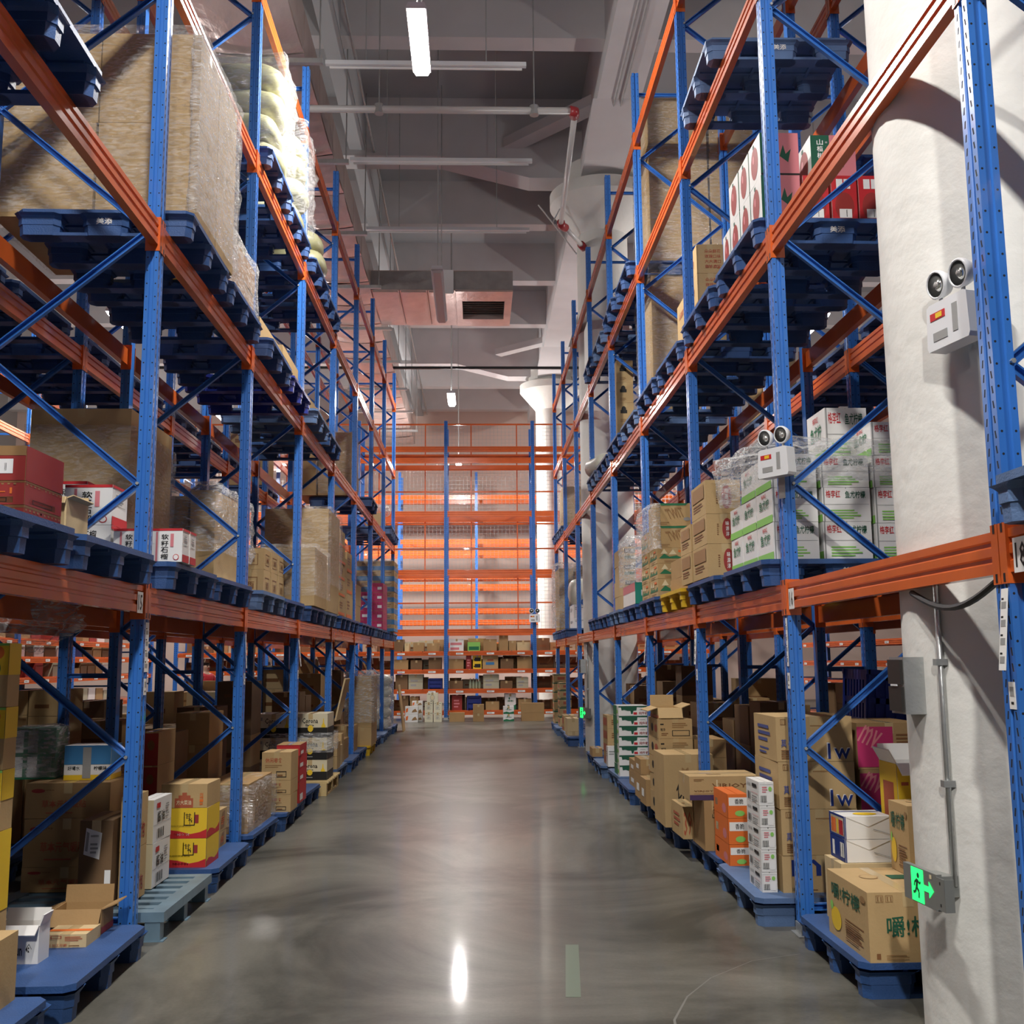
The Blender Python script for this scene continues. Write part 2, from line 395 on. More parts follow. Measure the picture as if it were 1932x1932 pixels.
def conn(b, s, mats=(ORANGE, DARK)):
    # end plate hooked on the post: s = -1 near end, +1 far end (y), plate at y=0
    y0, y1 = (-.002, .003) if s < 0 else (-.003, .002)
    b.box(-.048, .028, y0, y1, -.105, .09, mats[0])
    ya, yb = (y1 - .045, y1) if s < 0 else (y0, y0 + .045)
    b.box(.028, .032, ya, yb, -.105, .09, mats[0])
    for zc in (-.085, .075):
        b.box(-.02, .008, y0 - .0012 if s < 0 else y1, y0 if s < 0 else y1 + .0012, zc - .007, zc + .007, mats[1])
        b.box(.032, .0332, (ya + yb) / 2 - .006, (ya + yb) / 2 + .006, zc - .014, zc + .014, mats[1])
def beam_meshes(length):
    b = MB(); b.prism(BPROF, -length / 2 + .003, length / 2 - .003, 'y', ORANGE); plain = b.mesh('beam')
    b = MB(); b.prism(BPROF, -length / 2 + .003, length / 2 - .003, 'y', ORANGE)
    for s in (-1, 1):
        c = MB(); conn(c, s); b.add([(x, y + s * length / 2, z) for x, y, z in c.v], c.f, ORANGE)
        for j in range(len(c.m)): b.m[len(b.m) - len(c.m) + j] = b.mi(c.mats[c.m[j]])
    full = b.mesh('beam')
    cs = []
    for s in (-1, 1):
        c = MB(); conn(c, s); cs.append(c.mesh('connector'))
    return plain, full, cs
BRACE = {}
def brace(a, bb, name, parent, base):
    a, bb = Vector(a), Vector(bb); d = bb - a; L = round(d.length, 3)
    if L not in BRACE:
        m = MB(); t = .0022
        m.prism([(-.018, -.014), (.018, -.014), (.018, .014), (.012, .014), (.012, -.008), (-.012, -.008), (-.012, .014), (-.018, .014)], 0, L, 'x', BLUE)
        BRACE[L] = m.mesh('brace')
    o = bpy.data.objects.new(name, BRACE[L]); COL.objects.link(o); o.parent = parent
    x = d.normalized(); y = Vector((0, 1, 0)); z = x.cross(y).normalized()
    # channel: profile u -> in frame plane (z local), v -> along y
    M = Matrix((x, z, -y)).transposed().to_4x4(); M.translation = a - base
    o.matrix_local = M
    return o
BOLT = MB(); BOLT.tube([(0, -.012, 0), (0, .0, 0)], .009, GALV, 6); BOLT = BOLT.mesh('bolt')
PLATE = plate_mesh(); POSTS = {}
TAGM = None
def tag_mesh():
    b = MB(); b.box(-.0008, .0008, -.022, .022, -.26, 0, WHT)
    for i in range(4):
        z = -.03 - i * .058
        b.box(.0008, .0014, -.016, .014, z - .034, z - .012, GREY)
        b.box(.0008, .0014, -.016, -.002, z - .006, z, BLACK)
    return b.mesh('location_tag')
def small_tag():
    b = MB(); b.box(-.0008, .0008, -.02, .02, -.085, 0, WHT); b.box(.0008, .0014, -.012, .012, -.045, -.015, GREY); b.box(.0008, .0014, -.008, .008, -.07, -.062, BLACK)
    return b.mesh('location_tag')
TAGM, TAGS = tag_mesh(), small_tag()
def rack(label, y0, frames, xf, xr, s, tiers, h=POST_H, near=0, skip=(), bay=BAY, tags=True, group=None, levels_braces=True):
    """s: +1 when the aisle face looks to +x"""
    base = Vector((xf, y0 + bay * frames[0], 0))
    root = empty('pallet_rack', base); tag(root, label, 'rack', group)
    if h not in POSTS: POSTS[h] = post_mesh(h)
    L = bay - .09
    plain, full, cs = beam_meshes(L)
    for n in frames:
        y = y0 + bay * n
        for x, sg in ((xf, s), (xr, -s)):
            p = put('post', POSTS[h], root, Vector((x, y, 0)) - base, 0 if sg > 0 else pi)
            put('base_plate', PLATE, p)
            if x == xf and near and n < near:
                for kk in range(5):
                    put('bolt', BOLT, p, (-.028 if True else 0, -.045 * (1 if sg > 0 else -1), .96 + 1.435 * kk), 0 if sg > 0 else pi)
            if x == xf and tags and n >= -1:
                t = put('location_tag', TAGM, p, (.0362, .012, 1.655), 0, (0, -.05 * (n % 3), .1 * ((n * 5) % 3 - 1)))
                put('location_tag', TAGS, p, (.0362, .012, 1.36))
        xi, xj = xf - s * .035, xr + s * .035
        zs = .245
        k = 0
        while zs + .72 < h - .2:
            za = zs + (.715 if k == 0 else 0)
            brace((xj, y, zs), (xi, y, zs + .7175), 'brace', root, base)
            if zs + 1.435 < h - .1: brace((xi, y, zs + .7175), (xj, y, zs + 1.435), 'brace', root, base)
            zs += 1.435; k += 1
        brace((xi, y, h - .23), (xj, y, h - .23), 'brace', root, base)
        brace((xi, y, .14), (xj, y, .14), 'brace', root, base)
    for n in frames[:-1]:
        yc = y0 + bay * (n + .5)
        for z in tiers:
            for x, sg, isf in ((xf, s, 1), (xr, -s, 0)):
                if (n, z, isf) in skip or (n, None, isf) in skip: continue
                detail = isf and n < near
                o = put('beam', plain if detail else full, root, Vector((x + sg * .008, yc, z)) - base, 0 if sg > 0 else pi)
                if detail:
                    put('connector', cs[0], o, (0, -L / 2, 0)); put('connector', cs[1], o, (0, L / 2, 0))
    return root
T = TIERS
rackL = rack('long blue and orange pallet rack on the left of the aisle', YL, list(range(-2, 8)), XL, XLr, 1, T, near=4)
rackR = rack('long blue and orange pallet rack on the right, round the white columns', YR, list(range(-2, 8)), XR, XRr, -1, T, near=4, skip={(-1, None, 0)})
rackL2 = rack('dark rear rack standing back to back with the left aisle rack', YL, list(range(-1, 8)), XL2, XL2r, 1, T, tags=False)
rackR2 = rack('dark rear rack standing back to back with the right aisle rack', YR, list(range(-1, 8)), XR2, XR2r, -1, T, tags=False)
# row spacers tying the back-to-back frames
for root, xa, xb, y0 in ((rackL, XLr, XL2, YL), (rackR, XRr, XR2, YR)):
    for n in range(0, 8):
        for z in (1.35, 3.3, 5.0):
            y = y0 + BAY * n; a, c = min(xa, xb) + .035, max(xa, xb) - .035
            brace((a, y, z), (c, y, z), 'row_spacer', root, Vector(root.location))
# numbers on the first tier beams
def beam_number(t, x, y, s, z=1.76):
    b = MB(); b.box(0, .0015, -.045, .045, -.055, .055, WHT)
    g, fs = text_geo(t); b.add([(.002, -.032 + .064 * u, -.04 + .08 * v) if s > 0 else (.002, -.032 + .064 * u, -.04 + .08 * v) for u, v in g], fs, BLACK)
    return b.mesh('bay_number')
put('bay_number', beam_number('15', 0, 0, 1), rackL, Vector((XL + .031, YL - .11, 1.755)) - rackL.location)
put('bay_number', beam_number('16', 0, 0, -1), rackR, Vector((XR - .031, YR - .11, 1.755)) - rackR.location, pi)
put('bay_number', beam_number('18', 0, 0, -1), rackR, Vector((XR - .031, YR - BAY - .12, 1.755)) - rackR.location, pi)
# black strap hung below the first-tier beam in front of the column
b = MB(); b.tube([(0, -.35 + .7 * i / 12, -.01 - .075 * sin(pi * i / 12)) for i in range(13)], .012, DARK, 6)
o = b.build('cable_loop', rackR, Vector((XR - .01, YR - BAY + .42, 1.70)) - rackR.location)

# shelving across the end of the aisle and behind it
def end_rack(label, y, xs, tiers, h, depth, shelves=(), mesh_back=False, cat='rack', beam_m=ORANGE):
    root = empty('shelf_rack', (xs[0], y, 0)); base = Vector((xs[0], y, 0)); tag(root, label, cat)
    if h not in POSTS: POSTS[h] = post_mesh(h)
    for x in xs:
        for yy, sg in ((y, -1), (y + depth, 1)):
            p = put('post', POSTS[h], root, Vector((x, yy, 0)) - base, sg * pi / 2)
            put('base_plate', PLATE, p)
        for z in [.25 + .72 * i for i in range(int(h / .72))]:
            bb = MB(); bb.box(-.014, .014, 0, depth - .07, -.018, .018, BLUE)
            put('brace', BRACE.setdefault(('y', depth), bb.mesh('brace')), root, Vector((x, y + .035, z)) - base, 0)
    for i in range(len(xs) - 1):
        wdt = xs[i + 1] - xs[i] - .09; xc = (xs[i] + xs[i + 1]) / 2
        key = ('b', round(wdt, 2))
        if key not in BRACE:
            bb = MB(); bb.prism(BPROF, -wdt / 2, wdt / 2, 'y', beam_m)
            for e in (-1, 1): bb.box(-.03, .03, e * wdt / 2 - .004, e * wdt / 2 + .004, -.1, .09, beam_m)
            BRACE[key] = bb.mesh('beam')
        key2 = ('s', round(wdt, 2))
        if key2 not in BRACE:
            bb = MB(); bb.prism([(p[0], p[1] * .62) for p in BPROF], -wdt / 2, wdt / 2, 'y', beam_m)
            BRACE[key2] = bb.mesh('beam')
        for z in tiers:
            for yy, sg in ((y, -1), (y + depth, 1)):
                put('beam', BRACE[key], root, Vector((xc, yy + sg * .008, z)) - base, sg * pi / 2)
        for z in shelves:
            for yy, sg in ((y, -1), (y + depth, 1)):
                o = put('beam', BRACE[key2], root, Vector((xc, yy + sg * .008, z)) - base, sg * pi / 2)
                if sg < 0:
                    for q in (-.36, 0, .36):
                        lb = BRACE.get('lbl')
                        if lb is None:
                            bb = MB(); bb.box(-.002, .002, -.09, .09, -.022, .022, WHT); bb.box(.002, .003, -.07, .03, -.006, .006, GREY); lb = BRACE['lbl'] = bb.mesh('price_label')
                        put('price_label', lb, o, (.024, q * 2 * wdt / 2, 0))
            bb = BRACE.get(('d', round(wdt, 2), depth))
            if bb is None:
                m = MB()
                for q in range(4): m.box(-wdt / 2 + q * wdt / 4 + .01, -wdt / 2 + (q + 1) * wdt / 4 - .01, -depth / 2 + .03, depth / 2 - .03, 0, .02, beam_m)
                bb = BRACE[('d', round(wdt, 2), depth)] = m.mesh('shelf_deck')
            put('shelf_deck', bb, root, Vector((xc, y + depth / 2, z + .045)) - base)
    if mesh_back:
        m = MB(); x0, x1 = xs[0], xs[-1]; yb = y + depth + .06
        n = int((x1 - x0) / .1)
        for i in range(n + 1): m.box(x0 + i * .1 - .003, x0 + i * .1 + .003, yb - .003, yb + .003, 2.2, 7.6, GALV)
        for j in range(55): m.box(x0, x1, yb + .003, yb + .007, 2.2 + j * .1 - .003, 2.2 + j * .1 + .003, GALV)
        for i in range(0, n + 1, 12): m.box(x0 + i * .1 - .015, x0 + i * .1 + .015, yb - .015, yb + .01, 2.2, 7.6, ORANGE)
        for z in (2.2, 2.9, 4.3, 4.95, 5.8, 7.6): m.box(x0, x1, yb - .02, yb + .012, z - .02, z + .02, ORANGE)
        o = m.build('wire_mesh', root, -base); o['kind'] = 'stuff'
    return root
XS = [-.76 + 2.19 * i for i in range(-3, 4)]
endrack = end_rack('tall shelf rack across the end of the aisle, its low shelves full', 26.1, XS, (2.13, 3.6, 5.07, 6.43, 6.72), 7.45, 1.0, (1.60, 1.16, .68, .16), True)
endrack2 = end_rack('bright orange empty rack behind the wire mesh of the end rack', 32.6, [-7.2 + 2.4 * i for i in range(7)], (1.9, 2.6, 2.95, 3.7, 4.0, 4.75, 5.1, 5.9, 6.5), 7.3, 1.0)
# picking shelves facing the neighbouring aisles
def side_rack(label, x, ys, s, shelves, tiers, h=7.4, depth=.9):
    # built as an end rack and turned a quarter
    r = end_rack(label, 0, [i * 2.4 for i in range(len(ys))], tiers, h, depth, shelves)
    r.location = (x, ys[0] if s > 0 else ys[-1], 0); r.rotation_euler = (0, 0, pi / 2 if s > 0 else -pi / 2)
    return r
sideL = side_rack('picking shelves across the next aisle, seen through the left rack', -7.55, [YL + BAY * i for i in range(0, 9)], 1, (1.80, 1.5, 1.15, .62, .16), (3.6, 5.2, 6.6))
sideR = side_rack('picking shelves across the next aisle, seen through the right rack', 7.45, [YR + BAY * i for i in range(0, 9)], -1, (1.7, 1.3, .9, .16), (3.6, 5.2, 6.6))

# ------------------------------------------------------------------ pallets
def foot(b, xc, yc, wx, wy, m):
    # upper half flares to the deck, lower half slightly set back with ribs
    def ring(ax, ay, z, c=.03): return [(xc - ax + c, yc - ay, z), (xc + ax - c, yc - ay, z), (xc + ax, yc - ay + c, z), (xc + ax, yc + ay - c, z), (xc + ax - c, yc + ay, z), (xc - ax + c, yc + ay, z), (xc - ax, yc + ay - c, z), (xc - ax, yc - ay + c, z)]
    rs = [ring(wx * .92, wy * .92, 0), ring(wx * .95, wy * .95, .058), ring(wx, wy, .06), ring(wx, wy, .098), ring(wx + .008, wy + .014, .110), ring(wx + .012, wy + .035, .12)]
    vs = [v for r in rs for v in r]; fs = [tuple(range(7, -1, -1))]
    for i in range(len(rs) - 1):
        for k in range(8): fs.append((i * 8 + k, i * 8 + (k + 1) % 8, (i + 1) * 8 + (k + 1) % 8, (i + 1) * 8 + k))
    b.add(vs, fs, m)
def pallet_parts(m, ny=1.0):
    d = MB(); c = .04; hx, hy = .5, ny / 2
    prof = [(-hx + c, -hy), (hx - c, -hy), (hx, -hy + c), (hx, hy - c), (hx - c, hy), (-hx + c, hy), (-hx, hy - c), (-hx, -hy + c)]
    d.prism(prof, .122, .15, 'z', m)
    for q in (-.3, -.1, .1, .3): d.box(q - .01, q + .01, -hy + .03, hy - .03, .104, .124, m)
    for q in (-.33, -.11, .11, .33): d.box(-.47, .47, q * ny - .008, q * ny + .008, .110, .124, m)
    runs = []
    for yc in (-hy + .068, 0, hy - .068):
        r = MB()
        for xc, wx in ((-hx + .125, .12), (0, .13), (hx - .125, .12)): foot(r, xc, 0, wx, .06, m)
        r.box(-hx + .05, hx - .05, -.05, .05, 0, .018, m)
        runs.append((yc, r))
    return d, runs
PAL = {}
def pallet_proto(m, ny):
    key = (m.name, ny)
    if key not in PAL:
        d, runs = pallet_parts(m, ny)
        full = MB(); full.add(d.v, d.f, m)
        for yc, r in runs: full.add([(x, y + yc, z) for x, y, z in r.v], r.f, m)
        PAL[key] = (d.mesh('deck'), runs[0][1].mesh('runner'), [yc for yc, r in runs], full.mesh('pallet'))
    return PAL[key]
def pname(side, back): return ('left' if side in 'Ll' else 'right') + (' back' if back else '') + ' rack'
ORDB = ['first', 'second', 'third', 'fourth', 'fifth', 'sixth', 'seventh', 'eighth', 'ninth']
TN = {0: 'floor', 1: 'first tier', 2: 'second tier', 3: 'third tier'}
PTEXT = None
def pallet(x, y, z, m, label, parts=True, ny=1.0, rz=0, text=False, group='plastic pallets in the racks'):
    deck, run, ys, full = pallet_proto(m, ny)
    if not parts:
        o = put('pallet', full, None, (x, y, z), rz); tag(o, label, 'pallet', group); return o
    o = put('pallet', deck, None, (x, y, z), rz); tag(o, label, 'pallet', group)
    for yc in ys: put('runner', run, o, (0, yc, 0))
    if text:
        global PTEXT
        if PTEXT is None:
            t = MB(); g, fs = text_geo('美添'); t.add([(-.045 + .09 * u, 0, -.02 + .04 * v) for u, v in g], fs, WHT); PTEXT = t.mesh('print')
        put('print', PTEXT, o, (0, -ny / 2 - .0005 + .004, .083))
    return o
def half(sl): return 'near half' if sl == 'a' else 'far half'
def slot_xy(side, bay, sl):
    y0 = (YL if side in 'Ll' else YR) + BAY * bay
    return y0 + (.65 if sl == 'a' else 1.77)
FLOORX = {'L': -2.16, 'R': 2.12, 'l': -3.6, 'r': 3.55}
PALLETS = {
 'L0': '-1a -1b 0a* 0b 1a 1b 2a 2b* 3a 3b 4a 4b* 5a 5b 6a 6b', 'R0': '0a 0b 1a 1b 2a 2b 3a 3b 5a 5b 6a 6b',
 'L1': '-1a -1b 0a 0b 1a 1b 2a 2b 3a 3b 4a 4b 5a 5b 6a 6b', 'R1': '-2b 0a 0b 1a* 1b 2a 2b 3a 3b 5b 6a 6b',
 'L2': '-1a 0a 0b 1a 1b 2a 2b 4b 6a 6b', 'R2': '0a 0b 1a 1b 2a 2b 3a 3b 6a 6b',
 'L3': '1a 1b 2a 2b', 'R3': '0b 2a 2b 3a 3b',
 'l1': '0a 0b 1a 1b 2a 3a 4a', 'l2': '0a 0b 1a 1b 2a 2b 3a 4a', 'l3': '0a 1a 1b',
 'r1': '0a 0b 1a 1b 2a 2b 3a 4a', 'r2': '0a 0b 1a 1b 2a 2b 3a', 'r3': '0a 1a 2a',
 'l0': '0a 0b 1a 2a 3a 4a 5a', 'r0': '0a 0b 1a 1b 2a 3a'}
ZB = {0: 0., 1: TIERS[0] + .07, 2: TIERS[1] + .07, 3: TIERS[2] + .07}
for key, lst in PALLETS.items():
    side, tier = key[0], int(key[1])
    for s in lst.split():
        star = s.endswith('*'); s = s.rstrip('*'); bay, sl = int(s[:-1]), s[-1]
        back = side in 'lr'
        where = '%s %s, %s bay %s' % (pname(side, back), TN[tier], ORDB[bay + 1], half(sl)) if bay > -2 else 'right rack first tier, nearest to the camera'
        y = slot_xy(side, bay, sl); x = FLOORX[side]; z = ZB[tier]
        j = ((bay * 7 + tier * 3 + (sl == 'b') * 5) % 7 - 3) * .008
        m = PALLET if (bay * 3 + tier + (sl == 'b')) % 4 else PALLETG
        if tier == 0 and not back and bay >= -1: m = PALLETG if bay > -1 and (bay + (sl == 'b')) % 3 == 0 else PALLET
        if key == 'R3' and s == '0b': y -= .38
        if key == 'R0': x -= .08
        if key == 'L0' and s == '0a':
            r = empty('steel_pallet', (x + .02, y - .02, 0)); tag(r, 'low grey-blue steel pallet frame on the left rack floor, second bay', 'pallet')
            b = MB(); b.box(-.5, .5, -.5, -.42, .10, .15, STEELB); b.box(-.5, .5, .42, .5, .10, .15, STEELB); b.box(.42, .5, -.42, .42, .10, .15, STEELB); b.box(-.5, -.42, -.42, .42, .10, .15, STEELB); b.build('frame', r)
            b = MB()
            for q in range(6): b.box(-.42, .42, -.38 + q * .14, -.31 + q * .14, .12, .145, STEELB)
            b.build('slats', r)
            for fx in (-.44, .44):
                for fy in (-.46, 0, .46):
                    b = MB(); b.box(-.04, .04, -.035, .035, .006, .10, STEELB); b.box(-.06, .06, -.04, .04, 0, .006, STEELB); b.build('foot', r, (fx, fy, 0))
            continue
        if star and key == 'L0' and s == '2b':
            r = empty('wooden_pallet', (x + .05, y, 0)); tag(r, 'pale wooden pallet under black beer cartons, left rack floor', 'pallet')
            WOOD = mat('pale_wood', (.50, .37, .17), .7, var=.15, stretch=(1, 6, 1))
            for q in range(7):
                b = MB(); b.box(-.5, .5, -.045, .045, .132, .15, WOOD); b.build('plank', r, (0, -.45 + q * .15, 0))
            for fx in (-.43, 0, .43):
                b = MB(); b.box(-.05, .05, -.5, .5, 0, .018, WOOD); b.box(-.05, .05, -.5, .5, .114, .132, WOOD)
                for fy in (-.45, 0, .45): b.box(-.05, .05, fy - .05, fy + .05, .018, .114, WOOD)
                b.build('bearer', r, (fx, 0, 0))
            continue
        if key == 'L2' and s == '1b': m = CRATE
        col = 'deep blue' if m is CRATE else 'blue' if m is PALLET else 'dusty blue'
        if star: m, col = PALLETY, 'yellow'
        pallet(x + (j if side in 'LR' else 0), y, z, m, '%s plastic pallet, %s' % (col, where), parts=(not back and bay < 3), rz=j * .6, text=(tier > 0 and not back and bay < 1))
pallet(2.13, 5.08, 0, PALLET, 'blue plastic pallet under lemon cartons beside the nearest white column', True, .88, 0)

# ------------------------------------------------------------------ cartons
FLOORMARK = 0
def carton(w, d, h, m, side, x, y, z, style=None, lid='closed', detail=True, rz=0, tape=TAPE, name='carton'):
    """cardboard carton, origin at the middle of its base; lid: closed / open / flap"""
    b = MB(); t = .006
    pal = []
    if lid == 'closed':
        g = .0025
        b.box(-w / 2, w / 2, -d / 2, d / 2, 0, h - t, m)
        f1 = MB(); f2 = MB()
        if w > d:
            f1.box(-w / 2, w / 2, -d / 2, -g, h - t, h, m); f2.box(-w / 2, w / 2, g, d / 2, h - t, h, m)
        else:
            f1.box(-w / 2, -g, -d / 2, d / 2, h - t, h, m); f2.box(g, w / 2, -d / 2, d / 2, h - t, h, m)
        fl = [f1, f2]
        tp = MB(); a = .024
        if tape:
            e = .0008
            if w > d:
                tp.box(-w / 2 - e, w / 2 + e, -a, a, h, h + e, tape)
                for sx in (-1, 1): tp.box(sx * w / 2 - (e if sx < 0 else 0), sx * w / 2 + (e if sx > 0 else 0), -a, a, h - .06, h, tape)
            else:
                tp.box(-a, a, -d / 2 - e, d / 2 + e, h, h + e, tape)
                for sy in (-1, 1): tp.box(-a, a, sy * d / 2 - (e if sy < 0 else 0), sy * d / 2 + (e if sy > 0 else 0), h - .06, h, tape)
        if not detail:
            for q in fl: b.add(q.v, q.f, m)
            if tape: b.add(tp.v, tp.f, tape)
        o = b.build(name, None, (x, y, z), rz)
        if detail:
            for q in fl: q.build('flap', o)
            if tape: tp.build('tape', o)
    else:
        b.box(-w / 2, w / 2, -d / 2, d / 2, 0, t, m)
        for (x0, x1, y0, y1) in ((-w / 2, w / 2, -d / 2, -d / 2 + t), (-w / 2, w / 2, d / 2 - t, d / 2), (-w / 2, -w / 2 + t, -d / 2 + t, d / 2 - t), (w / 2 - t, w / 2, -d / 2 + t, d / 2 - t)):
            b.box(x0, x1, y0, y1, t, h, m)
        b.box(-w / 2 + t, w / 2 - t, -d / 2 + t, d / 2 - t, h * .55, h * .56, CARDIN)
        o = b.build(name, None, (x, y, z), rz)
        fh = min(w, d) * .48
        angs = {'n': 2.2, 'f': .25, 'l': .5, 'r': .35} if lid == 'open' else {'n': 2.6, 'f': .1, 'l': 1.9, 'r': 1.2}
        for kf, ang in angs.items():
            q = MB()
            if kf in 'nf':
                q.box(-w / 2, w / 2, 0, t, 0, fh, m); R = Matrix.Rotation(ang if kf == 'n' else -ang, 4, 'X')
                fo = q.build('flap', o); fo.matrix_local = Matrix.Translation((0, -d / 2 if kf == 'n' else d / 2 - t, h)) @ R
            else:
                q.box(0, t, -d / 2 + t, d / 2 - t, 0, fh * .9, m); R = Matrix.Rotation(-ang if kf == 'l' else ang, 4, 'Y')
                fo = q.build('flap', o); fo.matrix_local = Matrix.Translation((-w / 2 if kf == 'l' else w / 2 - t, 0, h)) @ R
    if style:
        p = Print(w, d, h, side); style(p); p.build(o)
    return o

def st_plain(p): pass
def st_red208(p):
    for f in 'na':
        p.rect(f, 0, 0, 1, 1, DRED); p.rect(f, 0, .92, 1, 1, BRN)
        for i in range(10): p.rect(f, .02 + i * .1, .84, .06 + i * .1, .9, LBRN)
        p.rect(f, .12, .08, .82, .34, LBRN); p.frame_rect(f, .2, .12, .72, .30, BLACK, .02)
    p.text('n', .12, .45, .8, .72, ORG, '208-1')
def st_red208t(p):
    for f in 'na': p.rect(f, 0, 0, 1, 1, DRED)
    p.rect('n', 0, .72, 1, 1, LBRN); p.rect('n', .35, .2, .8, .62, WHT); p.bars('n', .55, .28, .75, .5, False)
def st_pome(p):
    for f in 'na': p.rect(f, 0, .93, 1, 1, RED); p.rect('a', 0, 0, 1, .22, RED)
    p.rect('n', .20, .02, .26, .9, PINK); p.rect('n', .02, .55, .17, .9, WHT)
    p.text('n', .36, .06, .58, .84, BLACK, '软籽石榴', col=True); p.rect('n', .64, .45, .74, .84, PINK); p.text('n', .66, .47, .72, .82, DRED, '中式糖酸', col=True)
    p.ell('n', .82, .14, .09, .09, RED); p.ell('n', .82, .14, .07, .07, WHT); p.ell('n', .82, .14, .05, .045, RED)
    p.frame_rect('a', .15, .5, .85, .88, GREY, .012); p.lines('a', .22, .55, .78, .82, GREY, 4); p.rect('a', .55, .06, .8, .17, WHT)
def st_pomew(p):
    p.text('n', .08, .62, .7, .86, BLACK, '软籽石榴'); p.rect('n', .08, .55, .7, .58, RED); p.rect('a', 0, .9, 1, 1, RED); p.text('a', .4, .1, .6, .7, DRED, '软籽石榴', col=True); p.rect('n', 0, .3, .04, .95, RED)
def st_wine(p):
    for f in 'na': p.frame_rect(f, .2, .2, .8, .75, BRN, .03); p.text(f, .3, .35, .7, .6, BRN, '酒')
def st_stripe(p):
    for f in 'na': p.rect(f, 0, .05, 1, .2, ORG); p.lines(f, .1, .4, .7, .8, BRN, 3)
def st_magenta(p):
    for f in 'na': p.rect(f, 0, .03, 1, 1, MAG); p.text(f, .2, .6, .6, .85, DRED, 'HUI')
    p.rect('n', .55, .3, .9, .6, WHT)
def st_bluetan(p):
    for f in 'na': p.rect(f, 0, 0, 1, .45, SKY); p.lines(f, .2, .6, .8, .9, BRN, 2)
def st_yellowc(p):
    p.rect('n', 0, 0, 1, 1, YEL); p.rect('a', 0, 0, 1, 1, LBRN); p.lines('n', .2, .3, .8, .7, ORG, 3)
def st_mango(p):
    p.text('n', .08, .70, .38, .92, RED, '格李红'); p.text('n', .48, .68, .9, .90, DGREEN, '鱼尤柠檬'); p.rect('n', .03, .5, .97, .51, GREY)
    p.lines('n', .15, .08, .85, .38, LGREEN, 4); p.rect('n', .02, 0, .05, 1, GREY)
    p.rect('a', 0, 0, 1, .22, LGREEN); p.text('a', .2, .45, .8, .75, GREEN, '鱼尤柠'); p.text('a', .35, .8, .65, .92, RED, '格李红')
def st_redoval(p):
    p.ell('n', .6, .5, .15, .36, DRED); p.text('n', .55, .24, .65, .76, WHT, '味源淳', col=True); p.lines('n', .3, .3, .36, .7, BRN, 6); p.rect('a', .1, .5, .9, .9, LBRN); p.lines('a', .15, .2, .85, .45, BRN, 3)
def st_hill(p):
    for f in 'na':
        p.poly(f, [(.05, .3), (.2, .62), (.35, .42), (.55, .5), (.7, .36), (.95, .55), (.95, .3)], GREEN); p.poly(f, [(.1, .6), (.2, .95), (.3, .62)], CREAM); p.poly(f, [(.32, .55), (.45, .9), (.55, .58)], CREAM); p.rect(f, .6, .72, .85, .85, ORG); p.lines(f, .2, .06, .8, .22, LBRN, 2)
def st_twit(p):
    p.poly('n', [(.08, 1), (.92, 1), (.84, .9), (.16, .9)], GREEN); p.text('n', .3, .34, .78, .78, BRN, 'TWIT', .25); p.text('n', .29, .36, .77, .80, LBRN, 'TWIT', .25); p.lines('n', .1, .06, .4, .2, LBRN, 2); p.ell('n', .88, .3, .1, .08, GREY)
def st_teal(p): p.rect('n', 0, 0, 1, 1, TEALC); p.bars('n', .3, .4, .7, .62); p.rect('a', 0, .6, 1, 1, PINK)
def st_blackband(p):
    p.rect('n', .08, .62, .95, .88, BLACK); p.text('n', .2, .68, .85, .82, WHT, 'BLACK COFFEE'); p.rect('n', .1, .25, .9, .45, DGREEN)
def st_haw(p):
    p.rect('n', 0, 0, .42, 1, DGREEN); p.rect('n', .42, 0, 1, 1, PINK); p.text('n', .14, .34, .28, .92, WHT, '山楂树下', col=True); p.lines('n', .33, .3, .38, .9, GREY, 8); p.poly('n', [(.5, .45), (.6, .72), (.66, .5), (.8, .62), (.72, .3)], DGREEN)
    p.text('n', .1, .06, .2, .22, WHT, '6'); p.rect('n', 0, 0, 1, .04, BLACK); p.ell('a', .5, .48, .3, .38, DRED); p.ell('a', .42, .6, .06, .1, PINK); p.rect('a', .4, .85, .5, .94, DGREEN)
def st_hawred(p):
    p.rect('n', 0, 0, 1, 1, RED); p.ell('n', .5, .3, .38, .32, DRED); p.rect('n', .2, .7, .45, .92, WHT); p.rect('n', .5, .7, .75, .92, WHT); p.bars('n', .3, .06, .75, .22); p.rect('a', 0, 0, 1, 1, DRED)
def st_redtan(p):
    for i, t in enumerate(('朵朵鲜花', '玫瑰口味', '大大满口', '鲜颜')): p.text('n', .3, .70 - i * .18, .9, .83 - i * .18, RBRN, t)
    p.text('a', .25, .35, .75, .6, RBRN, '朵朵鲜花')
def st_icon(p): p.ell('n', .4, .68, .14, .16, BLACK); p.rect('n', .2, .5, .6, .66, BLACK); p.lines('n', .2, .1, .6, .25, LBRN, 3); p.lines('a', .3, .3, .7, .4, LBRN, 2)
def st_yellowfig(p):
    p.rect('n', 0, .5, 1, 1, YEL); p.rect('n', 0, .96, 1, 1, LGREEN); p.ell('n', .75, .85, .14, .1, ORG); p.ell('n', .7, .6, .12, .12, GREEN); p.ell('n', .35, .7, .13, .12, GREEN); p.frame_rect('n', .3, .08, .75, .4, LBRN, .02); p.bars('n', .36, .12, .7, .35, False); p.rect('a', 0, .5, 1, 1, YEL)
def st_whiteun(p): p.text('n', .44, .22, .64, .52, BLACK, 'Sun'); p.text('n', .72, .24, .86, .54, BLACK, '®'); p.rect('n', .1, .6, .25, .62, GREY); p.rect('n', .6, .8, .8, .82, GREY)
